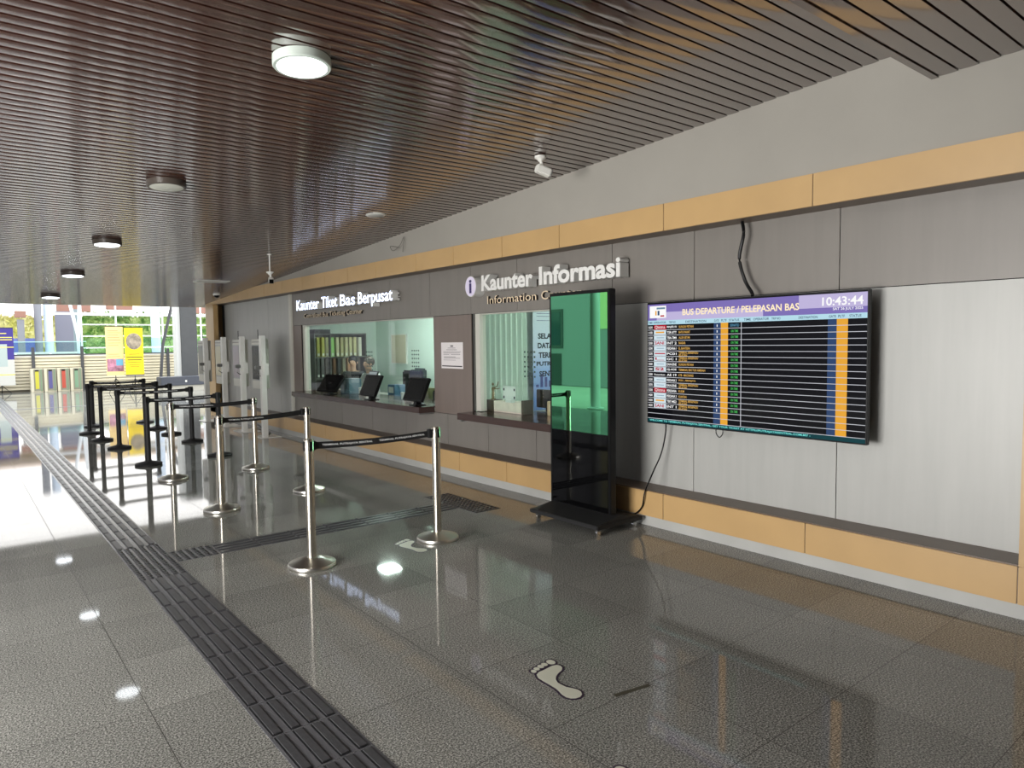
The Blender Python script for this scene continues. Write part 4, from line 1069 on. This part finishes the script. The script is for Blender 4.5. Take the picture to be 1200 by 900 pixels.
MB().tube([(4.62,37,2.0),(4.72,37,4.0)], .055, 10).build('arm', WST, t)
MB().box(4.5,4.74,36.9,37.1,0,.04).build('foot_plate', WST, t)
t = thing('glazed_frame', (7.5, 36, 0), 'white framed glass screen wall beyond the fence', 'glass wall')
mb = MB()
for z in (.02, 1.55, 2.07, 2.58, 3.0): mb.box(4.62, 12, 35.97, 36.03, z-.025, z+.025)
for x in (4.62, 5.97, 7.9, 9.35, 9.6, 11.5): mb.box(x-.03, x+.03, 35.96, 36.04, 0, 3.9)
mb.box(3.4, 12, 35.95, 36.05, 3.0, 3.1)
mb.build('frame', WST, t)
B('glass', RAILGLASS, t, 4.62, 12, 35.995, 36.005, 0, 1.98)
t = thing('glass_balustrade', (2.5, 33.5, 0), 'teal glass balustrade with white posts beyond the fence', 'balustrade')
B('glass', RAILGLASS, t, -1, 4.45, 33.495, 33.505, .1, 1.82)
for x in (-.5, .8, 2.05, 3.20, 4.35): B('post', WST, t, x-.035, x+.035, 33.45, 33.55, 0, 1.35)
B('rail', mat('pale_teal_rail', (170,214,212), .4), t, -1, 4.45, 33.48, 33.52, 1.80, 1.83)
t = thing('low_wall', (1, 38.5, 0), 'white low wall behind the balustrade beyond the fence', 'wall')
B('wall_body', mat('whitewash', (220,226,216), .7), t, -3, 4.95, 38.4, 38.7, 0, 1.30); B('coping', WHITE, t, -3.02, 4.97, 38.35, 38.75, 1.30, 1.38)
t = thing('blue_hoarding', (2.6, 42, 0), 'blue panel hoarding far behind the balustrade', 'hoarding')
B('panel', mat('hoarding_blue', (112,126,188), .6), t, 2.3, 3.6, 42, 42.05, 0, 2.05); B('post', GREYMETAL, t, 2.3, 2.36, 41.9, 42, 0, 2.0)
# hedges: clipped foliage of many leaves
def hedge(name, x0, x1, y, z1, m, label, n=2600, s=.16, seed=1, depth=1.2):
    rd = random.Random(seed); mb = MB()
    t = thing(name, ((x0+x1)/2, y, 0), label, 'hedge')
    mb.box(x0+.1, x1-.1, y+.25, y+depth, 0, z1-.15); mb.build('core', m, t)
    mb = MB()
    for _ in range(n):
        c = Vector((rd.uniform(x0, x1), y+.25+rd.uniform(-.22, .1), rd.uniform(0, z1)))
        if rd.random() < .12: c = Vector((rd.uniform(x0, x1), y+rd.uniform(0, depth), z1+rd.uniform(-.15, .12)))
        a = Vector((rd.uniform(-1,1), rd.uniform(-.5,.5), rd.uniform(-1,1))).normalized()*s; b_ = Vector((rd.uniform(-1,1), rd.uniform(-1,1), rd.uniform(-1,1))).normalized()*s*.45
        mb.add([c-a, c-b_, c+a, c+b_], [(0,1,2,3)], 0)
    mb.build('foliage', m, t)
GH = leaf_mat('bright_hedge_leaves', (112,172,84), (214,240,160), 2.2); YH = leaf_mat('yellow_green_leaves', (222,222,128), (248,245,190), 2.2)
hedge('green_hedge', 6.4, 22, 50, 3.6, GH, 'tall bright green hedge beyond the glazed frame', 3800, .22, 3)
hedge('yellow_hedge', -2, 5.3, 48, 3.3, YH, 'yellow green hedge beyond the far columns on the left', 2200, .2, 4)
# distant canopy
t = thing('canopy_roof', (8, 46, 3.9), 'pinkish brown roof edge seen above the far columns', 'roof')
for x0, x1, z0 in ((4.75,6.35,3.6),(7.15,8.45,3.75),(11.2,12.6,3.6)):
    B('beam', CBW, t, x0, x1, 45.6, 46, z0-.05, z0+.5)
B('deck', mat('peach_soffit', (236,206,186), .7), t, -6, 24, 46, 52, 4.75, 4.9)
for x in (-5, 23): B('post', CG, t, x-.2, x+.2, 46.5, 46.9, 0, 4.75)

# ------------------------------------------------------------------ open left side: posts and the facade across the pavement
for i, y in enumerate((-.4, 11.6, 23.6)):
    t = thing('side_post', (-3.2, y, 0), ['white post on the open side level with the camera', 'white post on the open side level with the ticket counter', 'white post on the open side near the far fence'][i], 'post', 'posts on the open side')
    MB().lathe(-3.2, y, [(.12,0),(.12,cz(y)+.2)], 24).build('shaft', WST, t)
    MB().lathe(-3.2, y, [(.2,0),(.2,.03),(.13,.05)], 24).build('foot_ring', WST, t)
t = thing('facade', (-8.9, 10, 0), 'grey green building front across the side pavement', 'building')
B('wall', mat('facade_green_grey', (140,138,146), .7), t, -9.1, -8.7, -12, 70, 0, 6.5)
for k in range(11):
    y = -9.6+k*7.05
    f_ = B('window', mat('facade_frame', (60,66,70), .4), t, -8.7, -8.66, y, y+3.0, 1.35, 2.75); B('pane', mat('facade_glass', (50,66,74), .1), f_, -8.66, -8.65, y+.1, y+2.9, 1.45, 2.65)
    B('door_panel', mat('facade_door', (44,52,56), .5), t, -8.7, -8.67, y+.1, y+1.6, 0, 1.15)
B('yellow_panel', mat('facade_yellow', (206,200,150), .6), t, -8.7, -8.68, 15.6, 16.9, 2.0, 5.5)
B('light_stop_wall_left', mat('light_stop_wall_grey', (96,94,90), .8), None, -3.2, -3.0, -7, -.9, 0, 3.7, **S)  # unseen wall added to cut the fill light from the near left

# ------------------------------------------------------------------ light
w = bpy.data.worlds.new('sky'); SC.world = w; w.use_nodes = True
bg = w.node_tree.nodes['Background']
tc = w.node_tree.nodes.new('ShaderNodeTexCoord'); sx = w.node_tree.nodes.new('ShaderNodeSeparateXYZ'); w.node_tree.links.new(tc.outputs['Generated'], sx.inputs[0])
rp = w.node_tree.nodes.new('ShaderNodeValToRGB'); w.node_tree.links.new(sx.outputs['Z'], rp.inputs[0])
rp.color_ramp.elements[0].color = (.80,.79,.77,1); rp.color_ramp.elements[1].color = (.85,.93,1.0,1); k9 = rp.color_ramp.elements.new(.35); k9.color = (1,.99,.97,1)
w.node_tree.links.new(rp.outputs[0], bg.inputs[0]); bg.inputs[1].default_value = 3.7
def area(name, loc, rot, sx_, sy_, power, col=(1,1,1)):
    l = bpy.data.lights.new(name, 'AREA'); l.shape = 'RECTANGLE'; l.size = sx_; l.size_y = sy_; l.energy = power; l.color = col
    o = link(bpy.data.objects.new(name, l)); o.location = loc; o.rotation_euler = rot
    return o
# added area lamp, stands in for low daylight through the open side
area('added_daylight_lamp', (-3.4, 2.9, 1.15), (0, -PI/2, .34), 2.2, 2.8, 600, (1.0,.985,.96))

vs_ = SC.view_settings
SC.display_settings.display_device = 'sRGB'
vs_.view_transform = 'Standard'; vs_.look = 'None'; vs_.gamma = 1; vs_.exposure = 0; vs_.use_curve_mapping = False
